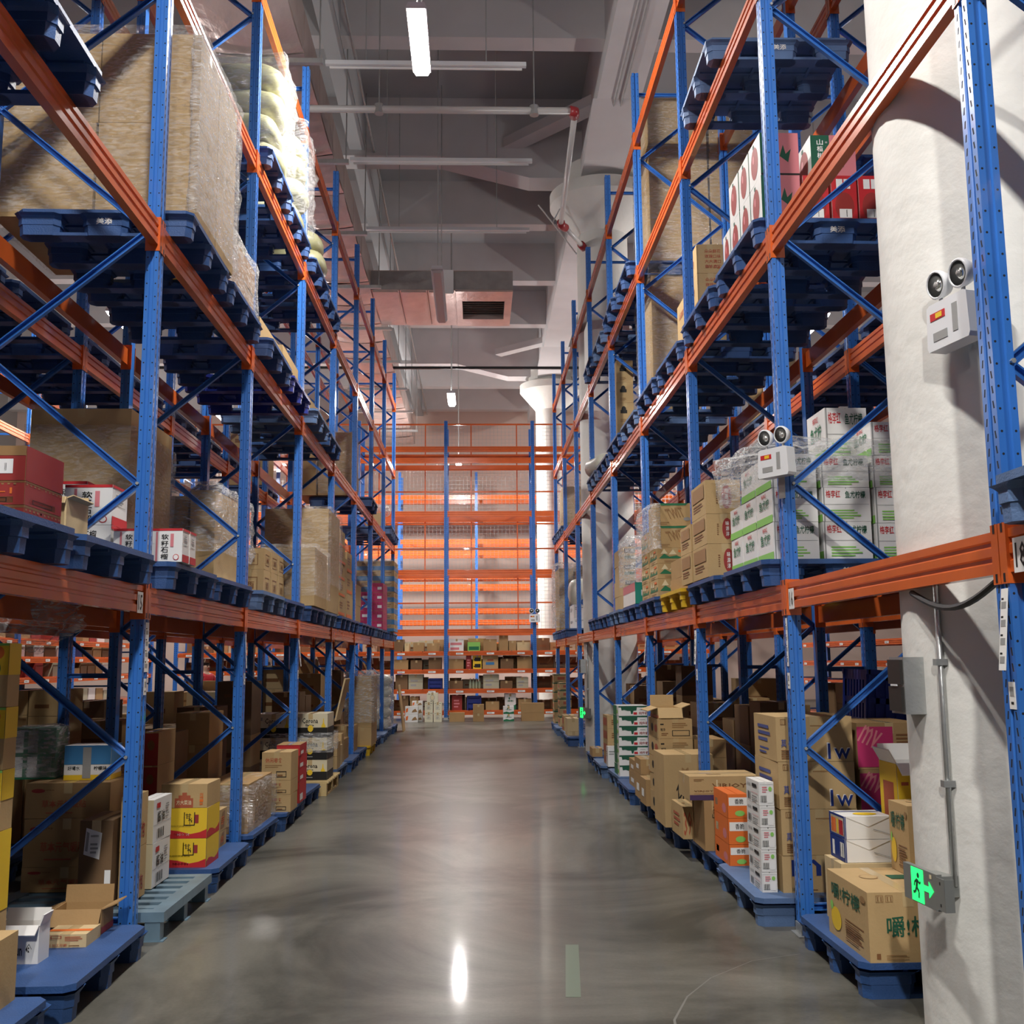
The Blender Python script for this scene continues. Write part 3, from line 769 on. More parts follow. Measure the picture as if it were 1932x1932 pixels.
def st_smallbrown(p):
    p.rect('n', .02, .3, .12, .6, BLACK); p.rect('n', .04, .34, .09, .56, CREAM); p.frame_rect('n', .17, .68, .42, .9, DRED, .03); p.lines('n', .5, .5, .95, .9, RBRN, 3); p.text('n', .05, .1, .55, .3, RBRN, 'HFS 加工日期'); p.lines('n', .6, .12, .95, .25, BRN, 1); p.rect('t', 0, .3, 1, .5, ORG)
def st_openred(p):
    for f in 'na': p.rect(f, 0, .02, 1, .28, DRED)
    p.text('n', .5, .6, .92, .78, RBRN, 'L2471064'); p.ell('n', .35, .45, .16, .1, BRN); p.rect('n', .8, .1, .84, .18, WHT)
def st_darklab(p): p.poly('n', [(.14, .62), (.62, .56), (.68, .86), (.2, .92)], WHT); p.poly('n', [(.18, .66), (.26, .65), (.3, .86), (.22, .88)], GREY); p.lines('n', .34, .63, .6, .86, GREY, 5); p.rect('n', .8, .22, .98, .44, WHT)
def st_herb(p): p.ell('n', .15, .78, .08, .06, DRED); p.text('n', .22, .78, .34, .82, BRN, 'HERB'); p.text('n', .2, .30, .72, .52, RBRN, '草本元气暖贴'); p.lines('n', .25, .14, .7, .2, RBRN, 1)
def st_sidered(p): p.text('a', .12, .15, .85, .45, DRED, '手撕面包')
def st_oil(p):
    p.rect('n', 0, 0, 1, 1, CREAM); p.text('a', .2, .45, .6, .7, BLACK, '酱油'); p.rect('a', .15, .78, .35, .9, RED); p.lines('a', .65, .5, .85, .85, GREY, 6); p.bars('a', .2, .08, .6, .3, False); p.rect('a', 0, .4, 1, .41, GREY)
def st_anchovy(p):
    for f in 'na':
        p.rect(f, 0, 0, 1, 1, YEL); p.poly(f, [(0, 0), (1, 0), (1, .3), (.85, .2), (.65, .14), (.4, .24), (.2, .28), (0, .2)], RED)
    p.frame_rect('n', .5, .42, .74, .86, BLACK, .03); p.text('n', .53, .64, .66, .82, BLACK, '甘'); p.text('n', .6, .46, .71, .68, BLACK, '竹'); p.rect('n', .74, .5, .82, .78, DRED); p.text('n', .18, .56, .46, .68, BLACK, '豆豉鲮鱼'); p.text('n', .2, .36, .66, .43, BRN, '选用优质新鲜鱼'); p.text('n', .3, .08, .62, .17, WHT, 'HHHHH')
def st_oilred(p):
    p.poly('n', [(.3, 0), (.3, .4), (.38, .4), (.38, .52), (.46, .52), (.46, .64), (.56, .64), (.56, .52), (.64, .52), (.64, .4), (.7, .4), (.7, 0)], RBRN); p.text('n', .34, .12, .66, .32, CREAM, '方大菜油'); p.text('n', .08, .1, .16, .62, ORG, '非转基因', col=True); p.text('n', .84, .1, .92, .62, ORG, '压榨一级', col=True)
def st_orangestripe(p):
    for f in 'na': p.poly(f, [(.25, .1), (.45, .85), (.75, .9), (.7, .15)], LBRN); p.lines(f, .3, .3, .7, .7, ORG, 4)
def st_maroon(p): p.rect('n', 0, 0, 1, .96, DRED); p.ell('n', .6, .6, .2, .15, BRN)
def st_darkwine(p):
    for f in 'na': p.frame_rect(f, .3, .12, .8, .42, BRN, .02); p.text(f, .36, .18, .74, .36, BRN, '老酒')
def st_logo3(p): p.text('n', .12, .62, .7, .8, RBRN, '休闲零食'); p.lines('n', .12, .45, .75, .58, LBRN, 2); p.frame_rect('n', .5, .1, .85, .32, BLACK, .03); p.lines('n', .54, .14, .8, .26, BRN, 1)
def st_redb(p):
    for f in 'na': p.rect(f, 0, 0, 1, 1, RED); p.rect(f, .1, .1, .5, .4, WHT); p.rect(f, 0, .94, 1, 1, DRED)
def st_beer(p):
    for f in 'na': p.rect(f, 0, 0, 1, .42, BLACK)
    p.text('n', .25, .6, .72, .82, BLACK, 'Corona'); p.text('n', .36, .48, .6, .57, BLACK, 'Extra'); p.ell('n', .5, .38, .08, .14, YEL); p.poly('n', [(.82, .1), (.94, .1), (.94, .5), (.9, .6), (.89, .8), (.87, .8), (.86, .6), (.82, .5)], YEL); p.rect('n', .05, .72, .18, .86, GREY); p.lines('n', .3, .12, .7, .2, GREY, 1)
def st_lemon(p):
    p.text('n', .22, .36, 1.0, .66, DGREEN, '嚼!柠檬'); p.text('a', .12, .62, .82, .86, DGREEN, '嚼!柠檬'); p.ell('a', .22, .3, .13, .18, YEL); p.ell('a', .12, .48, .04, .07, LGREEN); p.lines('a', .45, .1, .9, .42, BRN, 8)
    for u in (.1, .22): p.frame_rect('n', u, .86, u + .09, .96, LBRN, .008); p.text('n', u + .02, .88, u + .07, .94, BRN, '11')
    p.ell('a', .9, .86, .06, .05, LBRN); p.ell('a', .9, .86, .05, .04, CARD); p.ell('t', .35, .6, .12, .09, LBRN); p.ell('t', .35, .6, .105, .078, CARD); p.rect('t', .6, .5, .98, .66, DGREEN); p.lines('n', .2, .04, .5, .12, LBRN, 3); p.rect('n', .08, .05, .13, .13, BRN)
def st_cracker(p):
    p.rect('a', 0, 0, 1, 1, NAVY); p.rect('a', .15, .15, .3, .8, WHT); p.bars('a', .7, .2, .92, .8); p.rect('t', 0, .72, 1, .8, NAVY); p.ell('t', .55, .35, .25, .2, YEL); p.poly('n', [(0, 1), (.5, .55), (1, 1)], WHT); p.poly('n', [(.6, .45), (.98, .2), (.97, .19), (.6, .42)], GREY); p.rect('n', 0, 0, .02, 1, NAVY); p.rect('n', .98, 0, 1, 1, NAVY)
def st_crackerb(p):
    st_cracker(p); p.rect('a', .1, .1, .95, .9, CREAM); p.rect('a', .14, .15, .45, .8, ORG); p.rect('a', .5, .15, .62, .8, YEL); p.rect('a', .66, .15, .92, .8, RED)
def st_yogurt(p):
    p.rect('n', 0, 0, 1, .3, NAVY); p.poly('n', [(0, .3), (0, 1), (.9, 1), (.3, .6)], YEL); p.rect('n', .2, .9, .6, 1, NAVY); p.text('n', .45, .5, .98, .72, NAVY, '安慕希'); p.lines('n', .1, .78, .4, .92, RBRN, 2); p.rect('a', 0, 0, 1, 1, YEL); p.rect('a', .2, .1, .8, .8, RBRN); p.lines('n', .5, .36, .95, .42, GREY, 1)
def st_mox(p):
    for u in (.06, .2): p.frame_rect('n', u, .82, u + .07, .95, BRN, .01); p.text('n', u + .02, .84, u + .055, .92, BRN, '11')
    p.text('n', .06, .32, .13, .5, VIOB, '莫'); p.text('n', .15, .36, .34, .46, VIOB, '小仙 '); p.lines('n', .06, .06, .34, .28, BRN, 5); p.text('n', .66, .06, .96, .42, WHT, '1w', 0); p.text('n', .67, .05, .965, .40, NAVY, '1w', 0); p.lines('a', .2, .4, .8, .85, VIOB, 3); p.lines('a', .25, .12, .7, .3, VIOB, 2)
    p.lines('n', .45, .78, .95, .84, LBRN, 1)
def st_mlogo(p): p.text('n', .12, .45, .5, .9, NAVY, 'm'); p.bars('n', .12, .05, .28, .14, False); p.lines('n', .32, .06, .5, .11, BRN, 1); p.lines('a', .2, .3, .8, .6, VIOB, 2)
def st_plum(p): p.rect('n', 0, .05, .55, .92, PURP if False else MAG); p.text('n', .05, .5, .35, .9, PINK, 'mv', -.5); p.lines('n', .6, .4, .95, .8, BRN, 5); p.frame_rect('n', .62, .15, .75, .3, BRN, .01)
def st_whitemilk(p):
    p.frame_rect('n', .05, .15, .95, .9, GREY, .01); p.bars('n', .1, .12, .5, .42, False); p.rect('n', .55, .1, .9, .5, WHT); p.text('a', .1, .7, .4, .85, GREY, '纯牛奶'); p.rect('a', .5, .72, .85, .86, BLACK); p.bars('a', .1, .1, .35, .45, False); p.rect('a', .42, .45, .9, .47, PINK); p.ell('n', .75, .7, .12, .1, LGREEN); p.lines('a', .45, .1, .9, .38, GREY, 3); p.lines('n', .2, .55, .6, .85, PINK, 3)
def st_orangeb(p):
    for f in 'na': p.rect(f, 0, 0, 1, 1, ORG)
    p.rect('n', .05, .52, 1, .86, WHT); p.text('n', .35, .58, .8, .80, BLACK, '香脆'); p.ell('n', .6, .2, .25, .12, LGREEN); p.text('a', .35, .25, .5, .85, CREAM, '好日', col=True); p.rect('a', .1, .3, .28, .6, CREAM); p.ell('a', .75, .35, .14, .2, PINK)
def st_tallbrown(p): p.lines('n', .4, .75, .95, .92, BRN, 3); p.text('n', .35, .66, .95, .74, BLACK, 'LT2091'); p.rect('a', 0, 0, .08, 1, LBRN); p.bars('n', .7, .4, .92, .6)
def st_virjo(p): p.rect('n', 0, 0, 1, .22, PURP); p.text('n', .32, .46, .82, .70, BRN, 'VIRJOY'); p.lines('n', .06, .8, .22, .92, LBRN, 2); p.text('n', .06, .34, .34, .42, BRN, 'VIRJOY'); p.lines('n', .06, .26, .5, .3, LBRN, 1); p.lines('t', .3, .3, .6, .4, LBRN, 1)
def st_b390(p): p.text('n', .06, .1, .9, .85, RBRN, '390'); p.lines('a', .2, .3, .8, .8, RBRN, 3); p.lines('t', .3, .4, .6, .6, LBRN, 1)
def st_bao(p): p.text('n', .24, .38, .46, .62, BLACK, '保'); p.text('n', .46, .38, .60, .62, BLACK, '险'); p.text('n', .36, .74, .5, .82, LBRN, 'M'); p.lines('n', .2, .12, .45, .2, BRN, 2)
def st_fan(p): p.lines('n', .05, .7, .2, .84, BLACK, 1); p.text('n', .06, .38, .2, .54, BLACK, '制冷'); p.lines('n', .08, .15, .3, .32, BRN, 2); p.frame_rect('n', .4, .12, .92, .42, BLACK, .03); p.lines('n', .4, .55, .9, .85, LBRN, 3); p.ell('a', .4, .5, .1, .22, BLACK); p.ell('a', .75, .5, .14, .2, RBRN)
def st_openred2(p):
    for f in 'na': p.rect(f, 0, .06, 1, .32, RBRN)
    p.ell('n', .45, .6, .12, .14, RBRN); p.text('n', .6, .55, .9, .7, RBRN, '旺仔')
def st_lab(p): p.rect('n', .5, .35, .92, .7, WHT); p.rect('a', .3, .3, .7, .6, WHT); p.lines('n', .6, .4, .8, .6, GREY, 2)
def st_milk(p):
    p.rect('n', 0, .86, 1, 1, DGREEN); p.poly('n', [(.08, .9), (.62, .9), (.6, .55), (.5, .5), (.47, .18), (.42, .18), (.4, .5), (.3, .5), (.2, .6), (.1, .56)], DGREEN); p.rect('n', .5, .12, .62, .36, RED); p.text('n', .68, .12, .98, .42, DRED, '纯牛奶'); p.lines('n', .7, .6, .95, .7, GREY, 1); p.rect('a', 0, 0, .65, 1, GREEN); p.ell('a', .75, .4, .12, .2, LGREEN)
def st_coffee(p): p.rect('a', .1, .2, .9, .8, RBRN); p.lines('n', .3, .3, .85, .75, BRN, 3)
def st_whitebox(p): p.lines('n', .1, .6, .8, .85, GREY, 2); p.lines('a', .2, .5, .8, .8, GREY, 3)
def st_noodle(p):
    for f in 'na': p.rect(f, 0, .88, 1, 1, DGREEN); p.rect(f, .3, .35, .85, .68, RBRN); p.rect(f, .1, .05, .7, .12, DGREEN)
def st_tanprint(p): p.rect('n', .12, .74, .5, .9, RBRN); p.rect('n', .1, .36, .7, .42, BRN); p.frame_rect('n', .2, .1, .8, .3, RBRN, .02)
def st_orange_t(p): pass
# style: (name words, carton material, print function, lid)
ST = {'plain': ('plain tan', CARD, None, 'closed'), 'tan': ('light tan', CARDL, None, 'closed'), 'brown': ('dull brown', CARD2, None, 'closed'),
 'red208': ('dark red lettered', CARD2, st_red208, 'closed'), 'red208t': ('white-labelled dark red', CARD2, st_red208t, 'closed'), 'openflap': ('open flapped tan', CARDL, None, 'flap'),
 'pome': ('white red-rimmed pomegranate', WHITEC, st_pome, 'closed'), 'pomew': ('white pomegranate', WHITEC, st_pomew, 'closed'), 'wine': ('small tan wine', CARD, st_wine, 'closed'),
 'stripe': ('orange-striped tan', CARD, st_stripe, 'closed'), 'magenta': ('magenta', CARD, st_magenta, 'closed'), 'bluetan': ('blue-banded tan', CARD, st_bluetan, 'closed'),
 'yellowc': ('orange-yellow', CARDL, st_yellowc, 'closed'), 'mango': ('white and green lettered', WHITEC, st_mango, 'closed'), 'redoval': ('tan red-oval', CARD, st_redoval, 'closed'),
 'hill': ('tan green-hill', CARD, st_hill, 'closed'), 'twit': ('tan TWIT', CARD, st_twit, 'closed'), 'teal': ('teal-fronted', WHITEC, st_teal, 'closed'),
 'blackband': ('tan black-banded', CARD, st_blackband, 'closed'), 'whitebox': ('plain white', WHITEC, st_whitebox, 'closed'), 'haw': ('white hawthorn', WHITEC, st_haw, 'closed'),
 'hawred': ('red hawthorn', WHITEC, st_hawred, 'closed'), 'redtan': ('tan red-lettered', CARD, st_redtan, 'closed'), 'icon': ('tan dark-icon', CARD, st_icon, 'closed'),
 'yellowfig': ('yellow-topped tan', CARD, st_yellowfig, 'closed'), 'brownr': ('plain ribboned tan', CARD, None, 'closed'), 'whiteun': ('open white lettered', WHITEC, st_whiteun, 'open'),
 'smallbrown': ('small flat tan', CARDL, st_smallbrown, 'closed'), 'openred': ('open red-striped brown', CARD2, st_openred, 'flap'), 'darklab': ('dark white-labelled', CARDD, st_darklab, 'closed'),
 'herb': ('brown red-lettered', CARD2, st_herb, 'closed'), 'sidered': ('brown red side-lettered', CARD, st_sidered, 'closed'), 'oil': ('white and cream sauce', WHITEC, st_oil, 'closed'),
 'anchovy': ('yellow and red fish', CARDL, st_anchovy, 'closed'), 'oilred': ('tan red-castle', CARD, st_oilred, 'closed'), 'orangestripe': ('tan orange-patched', CARD, st_orangestripe, 'closed'),
 'maroon': ('maroon-fronted', CARD2, st_maroon, 'closed'), 'darkwine': ('film-wrapped brown wine', CARD2, st_darkwine, 'closed'), 'logo3': ('flat tan boxed-print', CARD, st_logo3, 'closed'),
 'redb': ('bright red', CARD2, st_redb, 'closed'), 'beer': ('black and cream beer', mat('cream_board', (.62, .55, .38), .5), st_beer, 'closed'), 'lemon': ('lemon-printed tan', CARD, st_lemon, 'closed'),
 'cracker': ('white and navy biscuit', WHITEC, st_cracker, 'closed'), 'crackerb': ('white orange-ended biscuit', WHITEC, st_crackerb, 'closed'), 'yogurt': ('white blue yogurt', WHITEC, st_yogurt, 'open'),
 'mox': ('tan blue 1w', CARD, st_mox, 'closed'), 'mlogo': ('tan blue m', CARD, st_mlogo, 'closed'), 'plum': ('plum-panelled brown', CARD2, st_plum, 'closed'), 'whitemilk': ('small white barcoded', WHITEC, st_whitemilk, 'closed'),
 'orangeb': ('bright orange', ORG, st_orangeb, 'closed'), 'tallbrown': ('tall brown taped', CARD2, st_tallbrown, 'closed'), 'virjo': ('wide purple-based tan', CARD, st_virjo, 'closed'), 'b390': ('small tan 390', CARD, st_b390, 'closed'),
 'bao': ('large tan black-lettered', CARD, st_bao, 'closed'), 'fan': ('tan black-printed', CARD, st_fan, 'closed'), 'openred2': ('open red-banded tan', CARD, st_openred2, 'flap'), 'lab': ('brown white-stickered', CARD2, st_lab, 'closed'),
 'milk': ('white and green milk', WHITEC, st_milk, 'closed'), 'coffee': ('tan red-ended', CARD, st_coffee, 'closed'), 'noodle': ('tan green-topped noodle', CARD, st_noodle, 'closed'), 'tanprint': ('tan barred', CARD, st_tanprint, 'closed')}

GOODS = '''
L1-1b;4.72;0.42;-2.30;-2.02;2.00;2.15,2.26,2.42;red208,red208,red208t
L1-1b;5.2;0.3;-2.11;-2.02;2.00;2.26;openflap
L10a;5.9;0.13;-1.83;-1.64;2.00;2.19;pome
L10a;6.05;0.13;-1.83;-1.64;2.00;2.19;pome
L10a;5.9;0.13;-2.03;-1.84;2.00;2.19;pome
L10a;6.05;0.13;-2.03;-1.84;2.00;2.19;pome
L10a;5.9;0.26;-2.31;-2.04;2.00;2.21,2.44;pomew,pome
L10a;6.25;0.3;-2.56;-2.31;2.00;2.27,2.52;pomew,pome
L10b;6.98;0.95;-2.98;-2.31;2.00;3.14;plain
L10b;6.98;0.9;-2.25;-2.10;2.00;2.24;brown
L11a;8.25;1.1;-2.24;-2.04;2.00;2.79;plain
L11a;8.3;0.9;-2.70;-2.27;2.00;2.75;brown
L11b;9.5;0.3;-2.19;-1.91;2.00;2.27,2.46;wine
L11b;9.85;0.3;-2.19;-1.91;2.00;2.27,2.46;wine
L11b;10.2;0.3;-2.19;-1.91;2.00;2.27,2.46;wine
L11b;9.5;0.85;-2.42;-2.23;2.00;2.94;plain
L12a;10.65;1;-2.24;-1.64;2.00;2.59;plain
L12b;11.85;1;-2.39;-1.67;2.00;3.16;plain
L13a;13.05;0.5;-2.03;-1.69;2.00;2.24,2.45,2.65,2.86,3.07;stripe
L13a;13.6;0.4;-2.04;-1.72;2.00;2.30,2.54,2.78;plain
L13b;14.2;0.5;-2.06;-1.74;2.00;2.34,2.63,2.91;stripe
L13b;14.75;0.4;-2.05;-1.77;2.00;2.32,2.58;plain
L14a;15.45;0.9;-2.24;-1.79;2.00;2.27,2.58;brown
L15b;18.95;0.9;-1.90;-1.68;2.00;2.16,2.33,2.50,2.66,2.83;magenta
L15b;18.95;0.9;-2.19;-1.92;2.00;2.17,2.34,2.50,2.67;magenta
L16a;20.25;0.95;-1.80;-1.58;2.00;2.13,2.34,2.56,2.76,2.96,3.17,3.35;bluetan
L16a;20.25;0.95;-2.31;-1.82;2.00;2.13,2.35,2.56,2.76,2.97,3.17,3.35;bluetan
L20a;5.92;0.47;-2.23;-1.64;4.03;4.62,5.19;plain
L20a;6.4;0.47;-2.23;-1.64;4.03;4.62,5.19;plain
L20a;5.92;0.95;-2.82;-2.24;4.03;4.62,5.19;plain
L20b;7.05;0.95;-2.13;-1.74;4.03;4.28,4.48;yellowc
L21a;8.3;0.9;-2.05;-1.75;4.03;4.23;plain
L21b;9.5;0.9;-2.10;-1.79;4.03;4.27,4.36;plain
L22a;10.7;0.9;-2.08;-1.77;4.03;4.23;plain
L22b;11.9;0.9;-2.18;-1.82;4.03;4.18,4.34;brown
L24b;16.4;0.95;-2.49;-1.96;4.03;4.23,4.45,4.74,5.04;plain
L24b;16.4;0.95;-2.82;-2.51;4.03;4.23,4.45,4.74;plain
L26a;20.3;0.9;-2.15;-1.84;4.03;4.29;plain
R10a;5.96;0.34;1.71;1.98;2.00;2.22,2.42,2.62;mango
R10a;6.31;0.34;1.71;1.98;2.00;2.22,2.42,2.62;mango
R10a;6.66;0.3;1.71;1.98;2.00;2.22,2.42;mango
R10a;5.96;0.34;2.00;2.29;2.00;2.22,2.42,2.61;mango
R10a;5.96;0.34;2.31;2.59;2.00;2.21,2.42,2.61,2.81;mango
R10a;6.31;0.34;2.16;2.43;2.00;2.24,2.44,2.64,2.98;mango
R10b;7.2;0.5;1.60;1.85;2.00;2.23,2.44,2.68;redoval
R10b;7.75;0.4;1.60;1.85;2.00;2.23,2.44;redoval
R11a;8.32;0.9;1.71;1.96;2.00;2.12,2.28;brown
R11b;9.45;0.45;1.64;1.97;2.00;2.16,2.30,2.44,2.64,2.85;hill,hill,hill,twit,twit
R11b;9.95;0.42;1.64;1.97;2.00;2.16,2.30,2.44,2.64;hill
R12a;10.7;0.9;1.62;1.85;2.00;2.22;teal
R12b;11.95;0.8;1.68;1.83;2.00;2.17,2.35,2.53,2.72;blackband
R15b;19.1;0.8;1.76;2.01;2.00;2.19,2.43;whitebox
R16a;20.4;0.9;1.60;1.89;2.00;2.30,3.20;plain
R16a;20.4;0.9;1.90;2.20;2.00;2.31,3.24;brown
R20a;5.9;0.25;1.71;1.95;4.03;4.31,4.58;haw
R20a;6.16;0.25;1.71;1.95;4.03;4.31,4.58;haw
R20a;6.42;0.25;1.71;1.95;4.03;4.31,4.58;haw
R20a;6.68;0.2;1.71;1.95;4.03;4.31;haw
R20a;5.9;0.3;1.96;2.12;4.03;4.31;hawred
R20a;5.9;0.3;2.13;2.29;4.03;4.31;hawred
R20a;5.9;0.3;2.30;2.46;4.03;4.31;hawred
R20a;5.98;0.3;2.05;2.33;4.31;4.61;haw
R21a;8.3;0.45;1.84;2.07;4.03;4.37,4.61,4.86;redtan
R21a;8.8;0.4;1.84;2.07;4.03;4.37,4.61;redtan
R22a;10.7;0.9;1.87;2.24;4.03;5.02,5.53;plain
R23a;13.1;0.3;1.81;2.03;4.03;4.42,4.70,4.97,5.26;icon
R26a;20.4;0.9;1.71;2.23;4.03;4.50,4.82;plain
R32a;10.68;0.95;1.88;2.52;5.65;6.88,7.52;plain
R32a;10.68;0.95;2.54;3.16;5.65;6.88,7.51;plain
L0-1a;4.4;0.12;-2.08;-1.91;0.15;0.78,1.02,1.27,1.53;yellowfig
L0-1a;4.12;0.26;-1.99;-1.80;0.15;0.41;brownr
L0-1b;4.86;0.12;-2.11;-1.91;0.15;0.31;whiteun
L0-1b;5.12;0.2;-2.00;-1.80;0.15;0.21;smallbrown
L0-1b;5.34;0.18;-2.05;-1.81;0.15;0.27;openred
L00a;5.87;0.38;-2.13;-1.95;0.15;0.61;darklab
L00a;6.32;0.5;-2.61;-2.12;0.15;0.29,0.56,0.76;herb
L00a;5.95;0.3;-1.94;-1.88;0.15;0.43,0.72;sidered
L00a;6.37;0.35;-1.98;-1.88;0.15;0.40,0.65;oil
L00b;7;0.33;-2.03;-1.73;0.15;0.33,0.52,0.67;anchovy,anchovy,oilred
L00b;7.65;0.25;-1.93;-1.81;0.15;0.26,0.41;orangestripe
L00b;7.5;0.4;-2.33;-2.20;0.15;0.51,0.74,0.97;maroon
L01a;8.3;0.9;-2.10;-1.74;0.15;0.52;darkwine
L01a;8.9;0.45;-2.48;-2.20;0.15;0.45,0.77,1.03;brown
L01b;9.45;0.35;-1.88;-1.62;0.15;0.30,0.42,0.66;logo3
L01b;10;0.4;-1.86;-1.64;0.15;0.35,0.46,0.58,0.68;redb
L02b;11.9;0.5;-2.44;-2.05;0.15;0.38,0.61,0.87;beer
L02b;11.9;0.5;-2.03;-1.65;0.15;0.37,0.61,0.87;beer
L03a;13.05;0.32;-1.99;-1.69;0.15;0.30,0.47;plain
L03a;13.4;0.32;-1.99;-1.71;0.15;0.25,0.40;tan
L03a;13.75;0.3;-1.99;-1.73;0.15;0.26,0.42,0.52;plain
L03b;14.2;0.5;-2.09;-1.75;0.15;0.29,0.42;brown
L04b;16.6;0.9;-1.92;-1.63;0.15;0.43,0.83,1.21;plain
L04a;15.45;0.5;-2.09;-1.77;0.15;0.33,0.52;brown
R0-1b;4.64;0.54;1.67;2.03;0.15;0.44;lemon
R0-1b;5.22;0.26;1.76;2.17;0.15;0.45;tan
R0-1b;5.24;0.22;1.79;2.03;0.45;0.56,0.67;cracker,crackerb
R0-1b;4.92;0.24;1.98;2.20;0.44;0.76;lemon
R0-1b;5.22;0.24;2.06;2.24;0.45;0.92;yogurt
R00a;6;0.5;1.69;2.13;0.15;0.35,0.60,0.86,1.11;mlogo,mox,mox,mox
R00a;6.02;0.5;2.16;2.54;0.15;0.57,0.81,1.07;plum,plum,plum
R00a;6.02;0.28;1.58;1.67;0.15;0.26,0.38,0.50,0.62,0.75;whitemilk
R00b;6.78;0.4;1.58;1.71;0.15;0.28,0.44,0.59;orangeb
R00b;7.3;0.42;1.54;1.70;0.15;0.48;tallbrown
R00b;7.3;0.42;1.71;1.95;0.15;0.47;plain
R00b;7.34;0.4;1.45;1.94;0.48;0.64;virjo
R00b;7.78;0.42;1.48;1.59;0.15;0.38;b390
R01a;8.32;0.5;1.45;1.84;0.15;0.70;bao
R01a;8.9;0.5;1.51;1.80;0.15;0.32,0.47,0.62,0.78,0.94;fan
R01a;8.9;0.5;1.81;2.08;0.15;0.32,0.46,0.62,0.77;brown
R01a;8.95;0.4;1.52;1.73;0.94;1.03;openred2
R01b;9.5;0.35;1.49;1.64;0.15;0.38;lab
R01b;9.9;0.4;1.51;1.67;0.15;0.38,0.52;lab
R02a;10.75;0.5;1.59;1.83;0.15;0.29,0.42;lab
R02b;11.9;0.45;1.58;1.92;0.15;0.27,0.38,0.48,0.59,0.70,0.81,0.92;milk
R03a;13.15;0.4;1.60;1.78;0.15;0.27,0.43,0.59,0.75;coffee
R03a;12.95;0.18;1.58;1.71;0.15;0.39;whitebox
R03b;14.3;0.4;1.54;1.68;0.15;0.26;brown
R05a;18.2;0.5;1.54;1.75;0.15;0.22,0.44;tan
R05b;19.4;0.5;1.58;1.79;0.15;0.24,0.43;coffee
R06a;20.6;0.5;1.60;1.83;0.15;0.35,0.52,0.69,0.85,0.99;noodle
R06b;21.7;0.4;1.57;1.84;0.15;0.41,0.61,0.79,0.97,1.14;noodle
l00a;8;0.5;-3.43;-3.32;0.15;0.87,1.07,1.25;tanprint
l00a;8;0.5;-3.31;-3.10;0.15;0.87,1.06,1.25;tanprint
l00b;8.6;0.5;-3.22;-2.82;0.15;0.74,0.99;brown
l01a;10.7;0.6;-3.40;-2.99;0.15;0.62,0.80;brown
l02a;12.9;0.6;-3.48;-3.04;0.15;0.50,0.81,1.09;tan
l03a;15.3;0.6;-3.09;-2.72;0.15;0.39,0.72,1.06,1.39;tan
l04a;17.6;0.6;-2.96;-2.70;0.15;0.40,0.74,1.08,1.47;brown
l05a;20.1;0.6;-2.98;-2.58;0.15;0.34,0.73,1.12;brown
r00a;8.2;0.5;2.96;3.30;0.15;0.87,1.07,1.23;tan
r00b;8.9;0.5;2.94;3.23;0.15;0.65,0.95;whitebox
r01a;10.6;0.5;3.02;3.34;0.15;0.50,0.76,0.97;brown
r02a;13;0.5;3.25;3.71;0.15;0.42,0.80,1.19;brown
r03a;15.3;0.5;2.67;3.37;0.15;0.40,0.78,1.15;brown
l11a;10.6;0.7;-3.45;-3.14;2.00;2.71;plain
l12a;13;0.7;-3.58;-3.12;2.00;2.67;brown
l23a;15.4;0.7;-3.68;-3.13;4.03;4.54,4.95;plain
l14a;17.8;0.8;-3.39;-2.94;2.00;2.84,3.20;tan
r10b;7.2;0.7;2.96;3.38;2.00;2.81;plain
r11a;8.5;0.7;2.89;3.24;2.00;2.52;brown
r12a;10.7;0.8;2.91;3.40;2.00;2.42,2.69;whitebox
r13a;13.1;0.8;2.95;3.35;2.00;2.64,2.98;hill
r20a;6;0.7;2.95;3.38;4.03;4.47;plain
r22a;10.7;0.7;3.05;3.39;4.03;4.68;plain
'''.strip().splitlines()
items = []
for si, ln in enumerate(GOODS):
    t, Y, dy, X0, X1, z0, zs, st = ln.split(';')
    Y, dy, X0, X1, z0 = float(Y), float(dy), float(X0), float(X1), float(z0); zs = [float(v) for v in zs.split(',')]; st = st.split(',')
    back = t[0] in 'lr'; side = t[0].upper(); tier = int(t[1]); bay = int(t[2:-1]); sl = t[-1]
    zlow = z0
    z = z0
    for i, zt in enumerate(zs):
        s = st[min(i, len(st) - 1)]
        items.append(dict(side=side, back=back, tier=tier, bay=bay, sl=sl, Y=Y, dy=dy, X0=X0, X1=X1, z0=z, z1=zt, st=s, lev=i, n=len(zs), stack=si)); z = zt
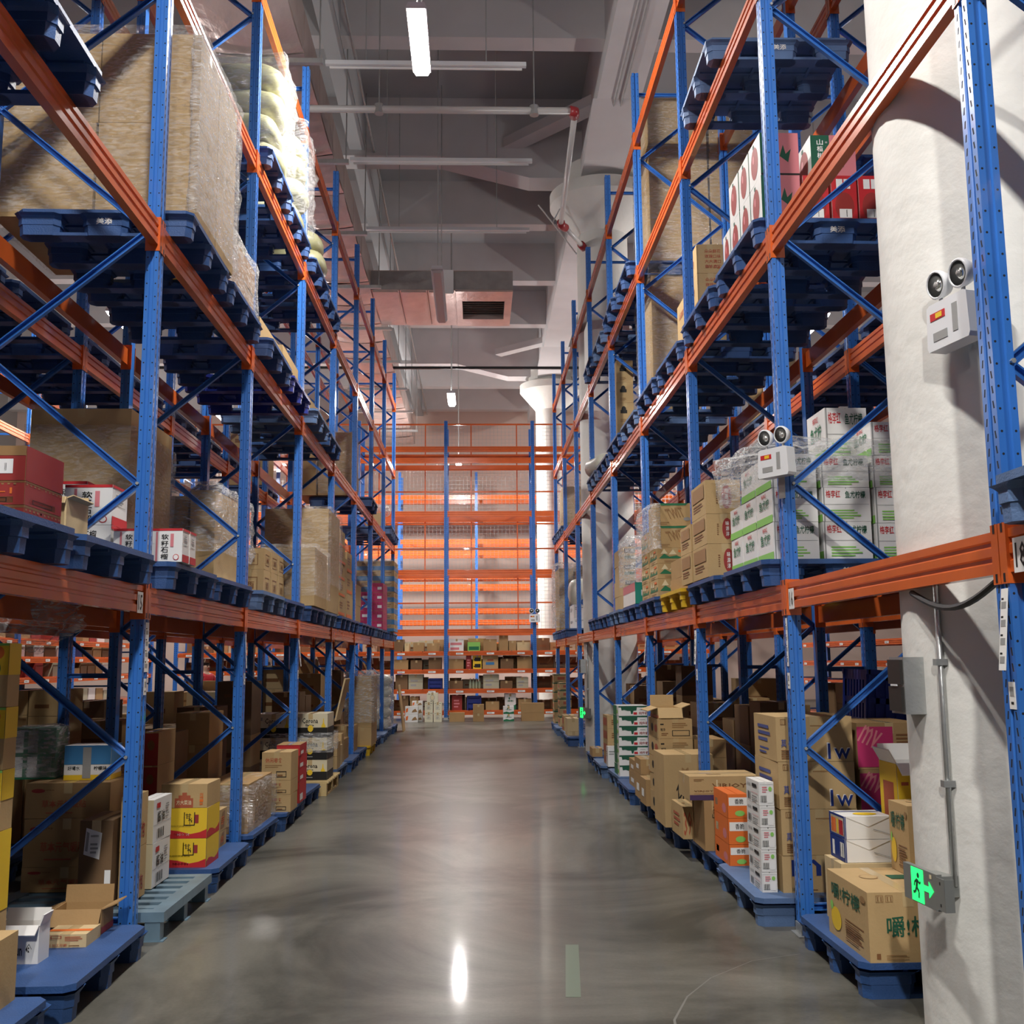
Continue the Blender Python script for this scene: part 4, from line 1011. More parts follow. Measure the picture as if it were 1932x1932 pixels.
# words that single one carton out among those of its kind in its place
from collections import defaultdict
grp = defaultdict(list)
back_items = [it for it in items if it['back']]
items = [it for it in items if not it['back']]
for it in items: grp[(it['side'], it['back'], it['tier'], it['bay'], it['sl'], it['st'])].append(it)
ORDW = ['bottom', 'second', 'third', 'fourth', 'fifth', 'sixth', 'seventh', 'eighth']
def rankword(v, vals, words):
    u = sorted(set(vals)); i = u.index(v)
    if len(u) == 1: return ''
    if i == 0: return words[0]
    if i == len(u) - 1: return words[1]
    return ('middle ' if len(u) == 3 else ORDW[i] + ' ').strip()
for k, g in grp.items():
    for it in g:
        sgn = 1 if it['side'] == 'L' else -1
        n = it['n']
        if len(g) == 1: it['pos'] = ''; continue
        lv = 'top' if it['lev'] == n - 1 and n > 1 else ORDW[it['lev']]
        lvs = lv if len(set(q['lev'] for q in g)) > 1 else ''
        xw = rankword(round(-sgn * (it['X1'] if sgn > 0 else it['X0']), 2), [round(-sgn * (q['X1'] if sgn > 0 else q['X0']), 2) for q in g], ('aisle-side', 'inner'))
        yw = rankword(it['Y'], [q['Y'] for q in g], ('front', 'back'))
        it['cand'] = [lvs, ' '.join(v for v in (lvs, xw) if v), ' '.join(v for v in (lvs, yw) if v), ' '.join(v for v in (lvs, xw, yw) if v)]
    if len(g) > 1:
        for c in range(4):
            ws = [q['cand'][c] for q in g]
            if len(set(ws)) == len(ws) or c == 3:
                for q, wd in zip(g, ws): q['pos'] = wd
                break
BOXES = {}
for it in items:
    w = it['X1'] - it['X0']; d = it['dy']; h = it['z1'] - it['z0'] - .002
    words, m, fn, lid = ST[it['st']]
    x = (it['X0'] + it['X1']) / 2; y = it['Y'] + d / 2
    near = it['Y'] < 13.5 and not it['back']
    rz = 0 if it['n'] > 1 and it['lev'] == 0 else RND.uniform(-.018, .018)
    nm = 'carton'
    noun = 'carton' if 'carton' not in words else ''
    where = '%s %s, %s bay %s' % (pname(it['side'], it['back']), TN[it['tier']], ORDB[it['bay'] + 1], half(it['sl']))
    label = ' '.join(v for v in (words, noun) if v) + (', ' + it['pos'] if it['pos'] else '') + ', ' + where
    o = carton(w - .006, d - .006, h, m, it['side'], x, y, it['z0'], fn, lid, near, rz, None if m in (WHITEC, ORG) else TAPE, nm)
    tag(o, label, 'carton', 'cartons, %s %s' % (pname(it['side'], it['back']), TN[it['tier']]))

# small dark cartons deep in the racks, far past the three hundred that show largest
def join_cartons(lst, label):
    mb = MB()
    for (x0, x1, y0, y1, z0, z1, m) in lst:
        t = .006
        mb.box(x0, x1, y0, y1, z0, z1 - t, m); mb.box(x0, (x0 + x1) / 2 - .003, y0, y1, z1 - t, z1, m); mb.box((x0 + x1) / 2 + .003, x1, y0, y1, z1 - t, z1, m)
        if m is not WHITEC: mb.box((x0 + x1) / 2 - .024, (x0 + x1) / 2 + .024, y0 - .001, y1 + .001, z1 - .06, z1 + .001, TAPE)
        if (x1 - x0) > .2: mb.box(x0 + .2 * (x1 - x0), x0 + .7 * (x1 - x0), y0 - .0012, y0, z0 + .3 * (z1 - z0), z0 + .45 * (z1 - z0), BRN)
    o = mb.build('back_cartons'); o['kind'] = 'stuff'; tag(o, label, 'cartons')
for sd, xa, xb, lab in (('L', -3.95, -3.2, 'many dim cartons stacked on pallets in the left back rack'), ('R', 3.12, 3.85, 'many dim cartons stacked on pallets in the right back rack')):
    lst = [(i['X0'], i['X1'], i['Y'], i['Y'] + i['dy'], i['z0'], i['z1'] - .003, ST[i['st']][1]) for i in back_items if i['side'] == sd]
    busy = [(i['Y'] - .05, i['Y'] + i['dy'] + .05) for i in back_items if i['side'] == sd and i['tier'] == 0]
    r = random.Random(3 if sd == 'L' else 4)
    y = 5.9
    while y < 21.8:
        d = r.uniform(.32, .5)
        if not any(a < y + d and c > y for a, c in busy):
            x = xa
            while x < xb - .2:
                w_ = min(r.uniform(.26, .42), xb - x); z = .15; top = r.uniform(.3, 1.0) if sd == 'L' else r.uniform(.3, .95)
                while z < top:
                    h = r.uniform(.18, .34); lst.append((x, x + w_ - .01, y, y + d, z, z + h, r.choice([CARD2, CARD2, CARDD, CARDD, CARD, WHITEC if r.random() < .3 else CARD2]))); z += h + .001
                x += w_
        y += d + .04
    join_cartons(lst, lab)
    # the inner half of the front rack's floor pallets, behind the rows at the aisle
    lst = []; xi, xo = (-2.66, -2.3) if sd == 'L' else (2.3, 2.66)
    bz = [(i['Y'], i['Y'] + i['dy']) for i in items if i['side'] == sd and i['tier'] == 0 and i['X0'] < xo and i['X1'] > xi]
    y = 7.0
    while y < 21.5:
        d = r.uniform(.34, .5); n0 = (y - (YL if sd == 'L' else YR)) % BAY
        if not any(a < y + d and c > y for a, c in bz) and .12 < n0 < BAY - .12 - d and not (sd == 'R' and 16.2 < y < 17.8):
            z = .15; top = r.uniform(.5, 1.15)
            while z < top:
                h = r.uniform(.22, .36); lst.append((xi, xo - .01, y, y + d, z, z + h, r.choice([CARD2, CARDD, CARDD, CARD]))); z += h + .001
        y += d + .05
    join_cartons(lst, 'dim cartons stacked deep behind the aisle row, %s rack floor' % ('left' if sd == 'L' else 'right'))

# ------------------------------------------------------------------ stretch film on the loads
from mathutils import noise
def film(x0, x1, y0, y1, z0, z1, label, off=.015, amp=.02, m=FILM, seed=0, faces='nafb', cat='plastic film', res=.075, top=True, flare=0.):
    b = MB()
    cx, cy = (x0 + x1) / 2, (y0 + y1) / 2
    per = []
    x0 -= off; x1 += off; y0 -= off; y1 += off
    def seg(a, c):
        L = (Vector(c) - Vector(a)).length; n = max(2, int(L / res)); return [(a[0] + (c[0] - a[0]) * i / n, a[1] + (c[1] - a[1]) * i / n) for i in range(n)]
    per = seg((x0, y0), (x1, y0)) + seg((x1, y0), (x1, y1)) + seg((x1, y1), (x0, y1)) + seg((x0, y1), (x0, y0))
    nz = max(3, int((z1 - z0) / res)); n = len(per); vs = []; fs = []
    for j in range(nz + 1):
        z = z0 + (z1 - z0) * j / nz
        for (px_, py_) in per:
            nn = noise.noise(Vector((px_ * 4 + seed, py_ * 4, z * 9))) * .6 + noise.noise(Vector((px_ * 11, py_ * 11 + seed, z * 16))) * .4
            k = 1 + (abs(nn) * amp + flare * (j / nz)) / max(.2, (x1 - x0) / 2)
            vs.append((cx + (px_ - cx) * k, cy + (py_ - cy) * k, z + (amp * .8 * nn if 0 < j else 0)))
    for j in range(nz):
        for i in range(n): fs.append((j * n + i, j * n + (i + 1) % n, (j + 1) * n + (i + 1) % n, (j + 1) * n + i))
    b.add(vs, fs, m)
    if top:
        k0 = len(b.v); tv = []
        for r in (.66, .33):
            for i in range(n):
                px_, py_ = per[i]; tv.append((cx + (px_ - cx) * r, cy + (py_ - cy) * r, z1 + .01 + amp * abs(noise.noise(Vector((px_ * 6 * r, py_ * 6 * r, seed + 3.3))))))
        tf = []
        for i in range(n):
            tf.append((nz * n + i, nz * n + (i + 1) % n, k0 + (i + 1) % n, k0 + i)); tf.append((k0 + i, k0 + (i + 1) % n, k0 + n + (i + 1) % n, k0 + n + i))
        tf.append(tuple(k0 + n + i for i in range(n)))
        b.v += tv; ii = b.mi(m)
        for f in tf: b.f.append(f); b.m.append(ii)
    o = b.build('stretch_film', None, (0, 0, 0), 0, True)
    me = o.data; c = Vector((cx, cy, z0))
    for v in me.vertices: v.co -= c
    o.location = c
    tag(o, label, cat); return o
film(-2.83, -1.64, 5.9, 6.89, 4.04, 5.22, 'clear film round the big tan cartons, left rack second tier', .02, .035)
film(-1.66, -1.645, 5.92, 6.87, 4.06, 5.2, 'whitish crinkled film on the aisle side of the big tan cartons, left rack', .02, .05, FILMW, 61)
film(-2.14, -1.73, 7.04, 8.0, 4.06, 4.5, 'crinkled film over the orange-yellow cartons, left rack second tier', .015, .03, FILMW)
film(-2.99, -2.30, 6.97, 7.94, 2.02, 3.02, 'film round the tall dark carton, left rack first tier', .012, .02, seed=4)
film(-2.72, -2.02, 8.24, 9.36, 2.3, 2.83, 'bunched film over a tan carton, left rack first tier, third bay', .02, .06, FILMW, 7)
film(-2.25, -1.63, 10.64, 11.66, 2.1, 2.62, 'film on a low tan carton, left rack first tier, fourth bay', .012, .025, seed=2)
film(-2.4, -1.66, 11.84, 12.86, 2.3, 3.18, 'film on the tallest tan carton, left rack first tier, fourth bay', .012, .025, seed=5)
film(-2.5, -1.95, 16.39, 17.36, 4.05, 5.06, 'film round stacked tan cartons, left rack second tier, sixth bay', .012, .03, seed=6)
film(-2.36, -1.64, 20.24, 21.2, 2.05, 3.37, 'film round blue-banded cartons, left rack first tier, far end', .012, .02, seed=8)
film(1.69, 2.66, 5.94, 6.98, 2.45, 2.70, 'crumpled film over the white green-lettered cartons, right rack first tier', .03, .10, FILMW, 3, flare=.03)
film(1.625, 1.65, 9.44, 10.38, 2.42, 2.85, 'torn film hanging on the TWIT cartons, right rack first tier', .02, .05, FILMW, 9)
film(1.87, 3.17, 10.67, 11.64, 5.67, 7.53, 'clear film round the large cartons, right rack third tier', .015, .03, seed=11)
film(1.86, 2.25, 10.69, 11.61, 4.05, 5.74, 'clear film round the tall carton pair, right rack second tier', .015, .03, seed=12)
film(1.58, 2.22, 20.39, 21.32, 2.05, 3.3, 'grey film tent over a load at the far end, right rack first tier', .03, .10, FILMW, 13)
film(1.70, 2.24, 20.39, 21.32, 4.1, 4.95, 'film over tan cartons at the far end, right rack second tier', .02, .05, seed=14)
film(-2.12, -1.72, 8.29, 9.21, .17, .50, 'dark shiny film round the wine carton, left rack floor, third bay', .012, .03, seed=15)
film(-2.02, -1.62, 16.58, 17.52, .5, 1.27, 'film round the tall tan stack, left rack floor, sixth bay', .02, .05, FILMW, 16)
film(-2.26, -1.62, 11.88, 12.42, .45, .66, 'loose film band round the black beer cartons, left rack floor', .012, .04, FILMW, 17, top=False)
film(1.60, 1.86, 10.69, 11.62, 2.22, 2.7, 'white film peak above the teal carton, right rack first tier', .01, .06, FILMW, 21)

# open loads beside the cartons
lid = MB(); lid.box(0, 1, 0, .006, 0, 1, CARD)
# ------------------------------------------------------------------ sacks
def sack_mesh(w, d, h, m, seed):
    vs = []; fs = []; nu, nv = 20, 10
    for j in range(nv + 1):
        ph = -pi / 2 + pi * j / nv
        for i in range(nu):
            th = 2 * pi * i / nu
            c = abs(cos(ph)) ** .5; ex = .45
            x = w / 2 * c * math.copysign(abs(cos(th)) ** ex, cos(th)); y = d / 2 * c * math.copysign(abs(sin(th)) ** ex, sin(th))
            z = h / 2 * math.copysign(abs(sin(ph)) ** .8, sin(ph))
            q = noise.noise(Vector((x * 5 + seed, y * 5, z * 5))) * .025
            vs.append((x * (1 + q * 2), y * (1 + q * 2), z + q * .6 * (h / .2)))
    for j in range(nv):
        for i in range(nu): fs.append((j * nu + i, j * nu + (i + 1) % nu, (j + 1) * nu + (i + 1) % nu, (j + 1) * nu + i))
    b = MB(); b.add(vs, fs, m); return b.mesh('sack', True)
SACK = mat('pale_green_sack', (.36, .35, .20), .35, bump=.3, bscale=8, var=.06); SACKW = mat('white_sack', (.66, .66, .56), .4, bump=.3, bscale=10, var=.05)
sm = [sack_mesh(.98, .62, .27, SACK, s) for s in (1, 2, 3)]
sn = 0
for (y0, rows, zt) in ((8.75, 4, 'near'), (9.9, 4, 'middle'), (11.2, 2, 'far')):
    for lv in range(rows):
        for q in ((0,) if lv == rows - 1 else (0,)):
            o = put('sack', sm[sn % 3], None, (-2.17 + RND.uniform(-.03, .03), y0 + RND.uniform(-.03, .03), 5.65 + .125 + lv * .225)); o.rotation_euler = (0, RND.uniform(-.05, .05), RND.uniform(-.06, .06))
            tag(o, '%s pale green sack of the %s heap, left rack third tier' % ((['bottom', 'second', 'third', 'top'] if rows == 4 else ['bottom', 'top'])[lv], zt), 'sack', 'sacks on the top of the left rack'); sn += 1
film(-2.62, -1.66, 8.46, 9.04, 5.68, 6.62, 'clear film over the near heap of sacks, left rack third tier', .02, .07, FILM, 31)
film(-2.62, -1.66, 9.6, 10.2, 5.68, 6.62, 'clear film over the middle heap of sacks, left rack third tier', .02, .07, FILM, 32)
for i in range(5):
    o = put('sack', sack_mesh(.7, .7, .24, SACKW, 40 + i), None, (-2.0, 20.6, .15 + .115 + i * .2), .05 * i)
    tag(o, '%s white wrapped sack in the far stack, left rack floor' % ['bottom', 'second', 'third', 'fourth', 'top'][i], 'sack', 'white sacks at the far end')
film(-2.36, -1.65, 20.25, 20.95, .17, 1.14, 'glossy film round the white sack stack, left rack floor', .01, .03, FILMW, 33)
o = put('sack', sack_mesh(.5, .75, .28, SACKW, 77), None, (1.85, 14.6, 4.03 + .13)); o.rotation_euler = (0, -.1, .2)
tag(o, 'white bag drooping off a pallet, right rack second tier, fifth bay', 'sack')
o = put('sack', sack_mesh(.5, .6, .5, SACKW, 78), None, (1.95, 19.4 + .0, 2.0 + .43 + .24))
tag(o, 'white bag on the white carton, right rack first tier, far end', 'sack')
o = put('sack', sack_mesh(.7, .8, .2, FILMW, 79), None, (-2.05, 20.7, 4.03 + .26 + .1))
tag(o, 'crumpled clear bag on a carton, left rack second tier, far end', 'plastic film')
# white sheet hanging off the third tier pallet
b = MB(); b.box(-.003, .003, 0, .42, 0, .55, WHT)
o = b.build('sheet', None, (1.56, 14.1, 5.55), 0); tag(o, 'white paper sheet hanging off a pallet, right rack third tier', 'sheet')

# ------------------------------------------------------------------ goods on the end rack and the neighbouring shelves
def st_cat(p): p.frame_rect('n', .25, .3, .78, .72, GREY, .03); p.lines('n', .34, .38, .7, .62, GREY, 3); p.text('n', .1, .84, .3, .93, BLACK, '天然'); p.text('n', .7, .84, .9, .93, BLACK, '茶')
def st_catbig(p): p.ell('n', .5, .5, .2, .3, GREY); p.ell('n', .5, .5, .17, .26, CREAM); p.text('n', .1, .8, .3, .92, BLACK, '天然'); p.text('n', .3, .08, .7, .16, BLACK, '杯')
def st_green(p): p.poly('n', [(0, 0), (1, 0), (1, .35), (.6, .2), (.3, .32), (0, .2)], GREEN); p.ell('n', .4, .72, .06, .08, GREEN); p.text('n', .2, .5, .8, .62, GREEN, '清新')
def st_whor(p): p.poly('n', [(.04, .2), (.2, .3), (.24, .8), (.06, .7)], ORG); p.poly('n', [(.5, .2), (.95, .3), (.8, .7), (.6, .5)], LBRN)
def st_yb(p):
    for v in (.1, .58): p.rect('n', .2, v, .9, v + .28, BLACK); p.rect('n', .08, v + .05, .3, v + .14, BLACK)
def st_red2(p): p.rect('n', 0, 0, 1, 1, DRED); p.lines('n', .2, .2, .8, .8, PINK, 3)
def st_lime(p): p.rect('n', 0, 0, 1, 1, LGREEN); p.rect('n', .1, .1, .9, .5, GREEN)
def st_pinkp(p): p.lines('n', .05, .1, .95, .9, PINK, 2)
def st_mono(p): p.lines('n', .15, .2, .7, .8, GREY, 2); p.rect('n', 0, .49, 1, .51, BRN)
def st_tanprint2(p): p.rect('n', .3, .6, .7, .72, RBRN); p.rect('n', .2, .3, .75, .5, SKY)
DIMC = mat('grey_green_carton', (.40, .38, .27), .7)
FS = {'dark': ('dark brown', CARDD, None), 'tan': ('light tan', CARDL, None), 'brown': ('dull brown', CARD2, None), 'pinkp': ('pink-striped white', WHITEC, st_pinkp), 'lime': ('lime green', LGREEN, st_lime), 'redb2': ('dark red', CARD2, st_red2),
      'yellowb': ('yellow and black', YEL, st_yb), 'tanprint2': ('tan blue-printed', CARD, st_tanprint2), 'mono': ('pale grey-green', DIMC, st_mono), 'greenb': ('white and green', WHITEC, st_green), 'catbox': ('small cream square-print', mat('cream_carton', (.72, .68, .50), .5), st_cat),
      'catbig': ('cream round-print', MATS['cream_carton'], st_catbig), 'whor': ('white and orange', WHITEC, st_whor)}
def crate(x, y, z, w, d, h, m, label, tilt=0, group=None):
    b = MB(); t = .012
    b.box(-w / 2, w / 2, -d / 2, d / 2, 0, t, m)
    for sx in (-1, 1):
        for (z0, z1) in ((0, h * .16), (h * .42, h * .52), (h * .82, h)):
            b.box(sx * w / 2 - (t if sx > 0 else 0), sx * w / 2 + (t if sx < 0 else 0), -d / 2, d / 2, z0, z1, m); b.box(-w / 2, w / 2, sx * d / 2 - (t if sx > 0 else 0), sx * d / 2 + (t if sx < 0 else 0), z0, z1, m)
        n = 9
        for i in range(n):
            u = -w / 2 + w * i / (n - 1); b.box(u - .012, u + .012, sx * d / 2 - (t if sx > 0 else 0), sx * d / 2 + (t if sx < 0 else 0), 0, h, m)
            v = -d / 2 + d * i / (n - 1); b.box(sx * w / 2 - (t if sx > 0 else 0), sx * w / 2 + (t if sx < 0 else 0), v - .012, v + .012, 0, h, m)
    b.box(-w / 2 - .012, w / 2 + .012, -d / 2 - .012, -d / 2 + .004, h - .03, h, m); b.box(-w / 2 - .012, w / 2 + .012, d / 2 - .004, d / 2 + .012, h - .03, h, m)
    b.box(-w / 2 + t, w / 2 - t, -d / 2 + t, -d / 2 + t + .003, t, h - .04, m); b.box(-w / 2 + t, w / 2 - t, d / 2 - t - .003, d / 2 - t, t, h - .04, m); b.box(w / 2 - t - .003, w / 2 - t, -d / 2 + t, d / 2 - t, t, h - .04, m); b.box(-w / 2 + t, -w / 2 + t + .003, -d / 2 + t, d / 2 - t, t, h - .04, m)
    o = b.build('crate', None, (x, y, z)); o.rotation_euler = (0, tilt, 0); tag(o, label, 'crate', group); return o
FAR = '''
1.70;-2.03;-1.80;1.96;dark
1.70;-1.78;-1.66;1.86;tan
1.70;-1.57;-1.30;1.88;brown
1.70;-1.23;-0.92;1.86;brown
1.70;-0.67;-0.32;1.96;pinkp
1.70;-0.23;0.09;1.88;lime
1.70;0.16;0.50;1.95;brown
1.70;0.55;0.78;2.04;brown
1.70;0.79;0.98;1.91;brown
1.70;0.99;1.32;1.87;tan
1.26;-2.05;-1.68;1.46;brown
1.26;-1.63;-1.34;1.45;dark
1.26;-1.19;-0.87;1.51;dark
1.26;-0.69;-0.32;1.47;brown
1.26;-0.27;-0.13;1.56;redb2
1.26;-0.10;0.12;1.55;yellowb
1.26;0.14;0.53;1.55;tanprint2
1.26;0.58;0.91;1.47;dark
1.26;0.99;1.36;1.51;brown
0.78;-2.00;-1.69;1.10;dark
0.78;-1.68;-1.32;1.10;mono
0.78;-1.19;-0.86;1.00;crate
0.78;-0.69;-0.34;0.94;dark
0.78;-0.21;0.11;1.08;bottles
0.78;0.15;0.55;1.08;mono
0.78;0.57;0.88;0.93;dark
0.78;0.97;1.27;1.01;mono
0.26;-1.88;-1.67;0.58;dark
0.26;-1.64;-1.42;0.56;brown
0.26;-0.62;-0.36;0.59;redb2
0.26;-0.24;0.10;0.56;crate
0.26;0.21;0.55;0.43;brown
0.26;0.68;0.96;0.61;greenb
0.26;1.01;1.35;0.48;brown
F;-1.70;-1.39;0.19,0.37;whor
F;-1.56;-1.30;0.14,0.35,0.48;whor
F;-1.24;-1.04;0.23,0.46;catbox
F;-1.03;-0.83;0.22,0.46;catbox
F;-1.19;-0.92;-0.46,0.68;catbig
F;-0.66;-0.29;0.21;brown
F;-0.10;0.17;0.19,0.40;brown
F;0.62;0.88;0.17,0.35;greenb
F;1.05;1.60;0.20,0.42;brown
'''.strip().splitlines()
SHN = {'1.70': 'top shelf', '1.26': 'second shelf', '0.78': 'third shelf', '0.26': 'lowest shelf', 'F': 'floor'}
SHZ = {'1.70': 1.665, '1.26': 1.225, '0.78': .745, '0.26': .225}
from collections import Counter
cnt = Counter(); tot = Counter()
rows = []
for ln in FAR:
    sh, xa, xb, zs, st = ln.split(';'); rows.append((sh, float(xa), float(xb), [float(v) for v in zs.split(',')], st)); tot[(sh, st)] += 1
POSW = {1: [''], 2: ['left', 'right'], 3: ['left', 'middle', 'right'], 4: ['leftmost', 'second', 'third', 'rightmost'], 5: ['leftmost', 'second', 'third', 'fourth', 'rightmost']}
for sh, xa, xb, zs, st in rows:
    ps = POSW[tot[(sh, st)]][cnt[(sh, st)]]; cnt[(sh, st)] += 1
    if sh == 'F':
        y0, z = 25.3, 0.
        for i, zt in enumerate(zs):
            if zt < 0: z = -zt; continue
            words, m, fn = FS[st]
            lev = {1: [''], 2: ['bottom', 'top'], 3: ['bottom', 'middle', 'top']}[len([v for v in zs if v > 0])][i if zs[0] > 0 else 0]
            yy = y0 if not (st == 'whor' and len(zs) == 3) else 25.66
            o = carton(xb - xa - .01, .3, zt - z - .002, m, 'L', (xa + xb) / 2, yy + .15, z, fn, 'closed', False)
            tag(o, ('%s carton, %s %s, floor before the end rack' % (words, ps, lev)).replace(' ,', ',').replace(',  ', ', '), 'carton', 'cartons on the floor before the end rack'); z = zt
    else:
        z = SHZ[sh]; h = max(.1, zs[0] - z); w_ = xb - xa - .01
        lab = 'on the %s of the end rack' % SHN[sh]
        if st == 'crate': crate((xa + xb) / 2, 26.42, z, w_, .5, h, CRATE, 'deep blue plastic crate ' + lab)
        elif st == 'bottles':
            for i in range(4):
                b = MB(); b.lathe([(.032, 0), (.034, .02), (.034, .15), (.012, .2), (.012, .25)], mat('bottle_green_glass', (.28, .33, .22), .15), 12)
                o = b.build('bottle', None, (xa + .05 + i * .075, 26.22, z), 0, True); tag(o, '%s green bottle of the row %s' % (['leftmost', 'second', 'third', 'rightmost'][i], lab), 'bottle', 'bottles on the third shelf of the end rack')
        else:
            words, m, fn = FS[st]
            o = carton(w_, .55, h, m, 'L', (xa + xb) / 2, 26.42, z, fn, 'closed', False)
            tag(o, ('%s %s carton %s' % (ps, words, lab)).strip(), 'carton', 'cartons on the end rack')
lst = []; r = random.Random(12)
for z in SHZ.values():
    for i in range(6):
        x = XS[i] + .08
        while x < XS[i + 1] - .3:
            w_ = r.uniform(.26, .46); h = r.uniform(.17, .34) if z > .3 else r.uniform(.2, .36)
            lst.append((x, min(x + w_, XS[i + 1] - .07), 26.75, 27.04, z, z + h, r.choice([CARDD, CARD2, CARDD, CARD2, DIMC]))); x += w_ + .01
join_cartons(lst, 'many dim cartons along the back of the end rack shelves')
# shelves of the neighbouring aisles: cartons and crates
PAL_C = [('dull brown', CARD2), ('tan', CARD), ('dark brown', CARDD), ('brown', CARD2), ('white', WHITEC), ('dark brown', CARDD), ('dark red', DRED), ('grey-green', DIMC), ('navy', NAVY)]
def shelf_goods(nm, x0, x1, ys, zshelves, n, seed, wherew):
    r = random.Random(seed); used = Counter(); out = []
    for zi, z in enumerate(zshelves):
        for bi, yb in enumerate(ys):
            y = yb + .12
            while y < yb + 2.1 and len(out) < n * 10:
                wd = r.uniform(.28, .5); hh = r.uniform(.13, .30); 
                if r.random() < .85:
                    c = r.choice(PAL_C); out.append((c, y, wd, z, hh, zi, bi))
                y += wd + .05
    mb = MB()
    for c, y, wd, z, hh, zi, bi in out:
        mb.box(x0, x1, y, y + wd, z, z + hh - .006, c[1]); mb.box(x0, (x0 + x1) / 2 - .003, y, y + wd, z + hh - .006, z + hh, c[1]); mb.box((x0 + x1) / 2 + .003, x1, y, y + wd, z + hh - .006, z + hh, c[1])
    o = mb.build('shelf_cartons'); o['kind'] = 'stuff'; tag(o, 'many small cartons in mixed colours on the ' + wherew, 'cartons')
shelf_goods('l', -8.0, -7.6, [YL + BAY * i for i in (1, 2, 3, 4, 5, 6)], (1.565, 1.215, .685, .225, 1.865), 30, 5, 'shelves beyond the left rack')
shelf_goods('r', 7.5, 7.9, [YR + BAY * i for i in (1, 2, 3, 4)], (1.365, .965, .225, 1.765), 30, 6, 'shelves beyond the right rack')
# two stacked blue crates and a white wrapped load behind the right rack
crate(2.62, 6.75, .15 + .42, .5, .42, .36, CRATE, 'lower tilted blue picking crate behind the tan 1w cartons', .12)
crate(2.66, 6.74, .15 + .84, .5, .42, .36, CRATE, 'upper tilted blue picking crate behind the tan 1w cartons', .06)
o = carton(.6, .5, .4, CARD2, 'R', 2.62, 6.80, .15, None, 'closed', True); tag(o, 'brown carton under the two blue crates, right rack floor, second bay', 'carton')
# drinks pack and carton on the herb cartons
zt = max(i['z1'] for i in items if i['st'] == 'herb')
def st_drink(p):
    for f in 'na': p.rect(f, 0, .45, 1, 1, SKY); p.rect(f, 0, 0, 1, .15, YEL)
    p.rect('n', .4, .05, .58, .95, GREY); p.text('n', .08, .28, .34, .4, BLACK, '好喝水'); p.text('n', .64, .28, .92, .4, BLACK, '柠檬味'); p.poly('a', [(.3, .5), (.45, .6), (.5, .85), (.6, .62), (.8, .6), (.62, .5), (.6, .3), (.5, .42)], RED)
o = carton(.27, .2, .2, WHITEC, 'L', -2.31, 6.55, zt, st_drink, 'closed', True, .02, None); tag(o, 'blue and white drinks carton on top of the brown red-lettered cartons', 'carton')
def st_pack(p):
    p.rect('n', 0, 0, 1, 1, GREEN)
    for i in range(3): p.rect('n', .06 + i * .32, .52, .28 + i * .32, .95, WHT); p.rect('n', .06 + i * .32, .05, .28 + i * .32, .44, WHT); p.lines('n', .09 + i * .32, .6, .25 + i * .32, .85, GREY, 3)
o = carton(.26, .2, .3, GREEN, 'L', -2.66, 6.62, zt - .06 + .06, st_pack, 'closed', True, .03, None); tag(o, 'green and white tissue pack beside the blue drinks carton', 'carton')
film(-2.79, -2.53, 6.52, 6.72, zt + .01, zt + .3, 'cloudy film round the green tissue pack', .006, .012, FILMW, 51, res=.04)
# cardboard sheet leaning on the last left upright
b = MB(); b.box(0, .02, -.3, .3, 0, .95, CARD2)
o = b.build('cardboard_sheet', None, (-1.52, 22.2, .0)); o.rotation_euler = (0, -.12, 0); tag(o, 'brown cardboard sheet leaning on the last upright of the left rack', 'cardboard')
b = MB(); b.box(0, .02, -.25, .25, 0, .55, CARDL)
o = b.build('cardboard_sheet', None, (-1.84, 14.1, .68)); o.rotation_euler = (0, .22, 0); tag(o, 'tan cardboard sheet tilted on low cartons, left rack floor', 'cardboard')

# ------------------------------------------------------------------ lamps and services under the ceiling
LAMPE = mat('lamp_diffuser', (.9, .9, .9), .4, emit=(1, .97, .93, 28))
LAMPOFF = mat('unlit_diffuser', (.75, .74, .72), .3)
LN = ['above and behind the camera', 'nearest, brightest overhead', 'hanging unlit under the branch duct', 'small and bright, far along the aisle']
for i, (x, y, z, lit) in enumerate(LAMPS):
    hl = .5 if lit else 1.15
    e = empty('linear_lamp', (x, y, z))
    lab = ['white linear lamp, nearest over the aisle behind the camera', 'white linear lamp, nearest and largest one glaring overhead', 'unlit linear lamp hanging below the foil branch duct', 'white linear lamp glaring small far along the aisle'][i] if i < 4 else ('white linear lamp behind the camera over the aisle, %s' % ['nearer', 'farther'][i - 15] if i >= 15 else 'white linear lamp over the cross aisle behind the end rack, %s' % ['middle', 'left', 'right'][i - 12] if i >= 12 else 'white linear lamp over the next aisle on the %s, %s' % ('left' if x < 0 else 'right', ['nearest', 'second', 'third', 'farthest'][(i - 4) % 4]))
    tag(e, lab, 'lamp', 'linear lamps')
    b = MB(); b.prism([(-.09, .0), (-.07, .05), (.07, .05), (.09, .0), (.085, -.01), (-.085, -.01)], -hl, hl, 'y', WHITEP); b.build('housing', e)
    b = MB(); b.prism([(-.082, -.01), (-.055, -.055), (.055, -.055), (.082, -.01)], -hl + .02, hl - .02, 'y', LAMPE if lit else LAMPOFF); b.build('diffuser', e)
    for sy in (-.7, .7):
        b = MB(); b.tube([(0, sy * hl, .05), (0, sy * hl, 3.95)], .008, GALV, 6); b.build('hanger', e)
FOIL = mat('bounce_tinted_foil', (.58, .46, .42), .30, .55, bump=.9, bscale=3.2, var=.1, vscale=2, stretch=(1.5, 1, 1))  # foil with the warm pink bounce from below mixed into its colour
FOILD = mat('shade_toned_foil', (.34, .32, .31), .35, .5, bump=.9, bscale=4, var=.1)  # darker copy of the foil, shade put into its colour
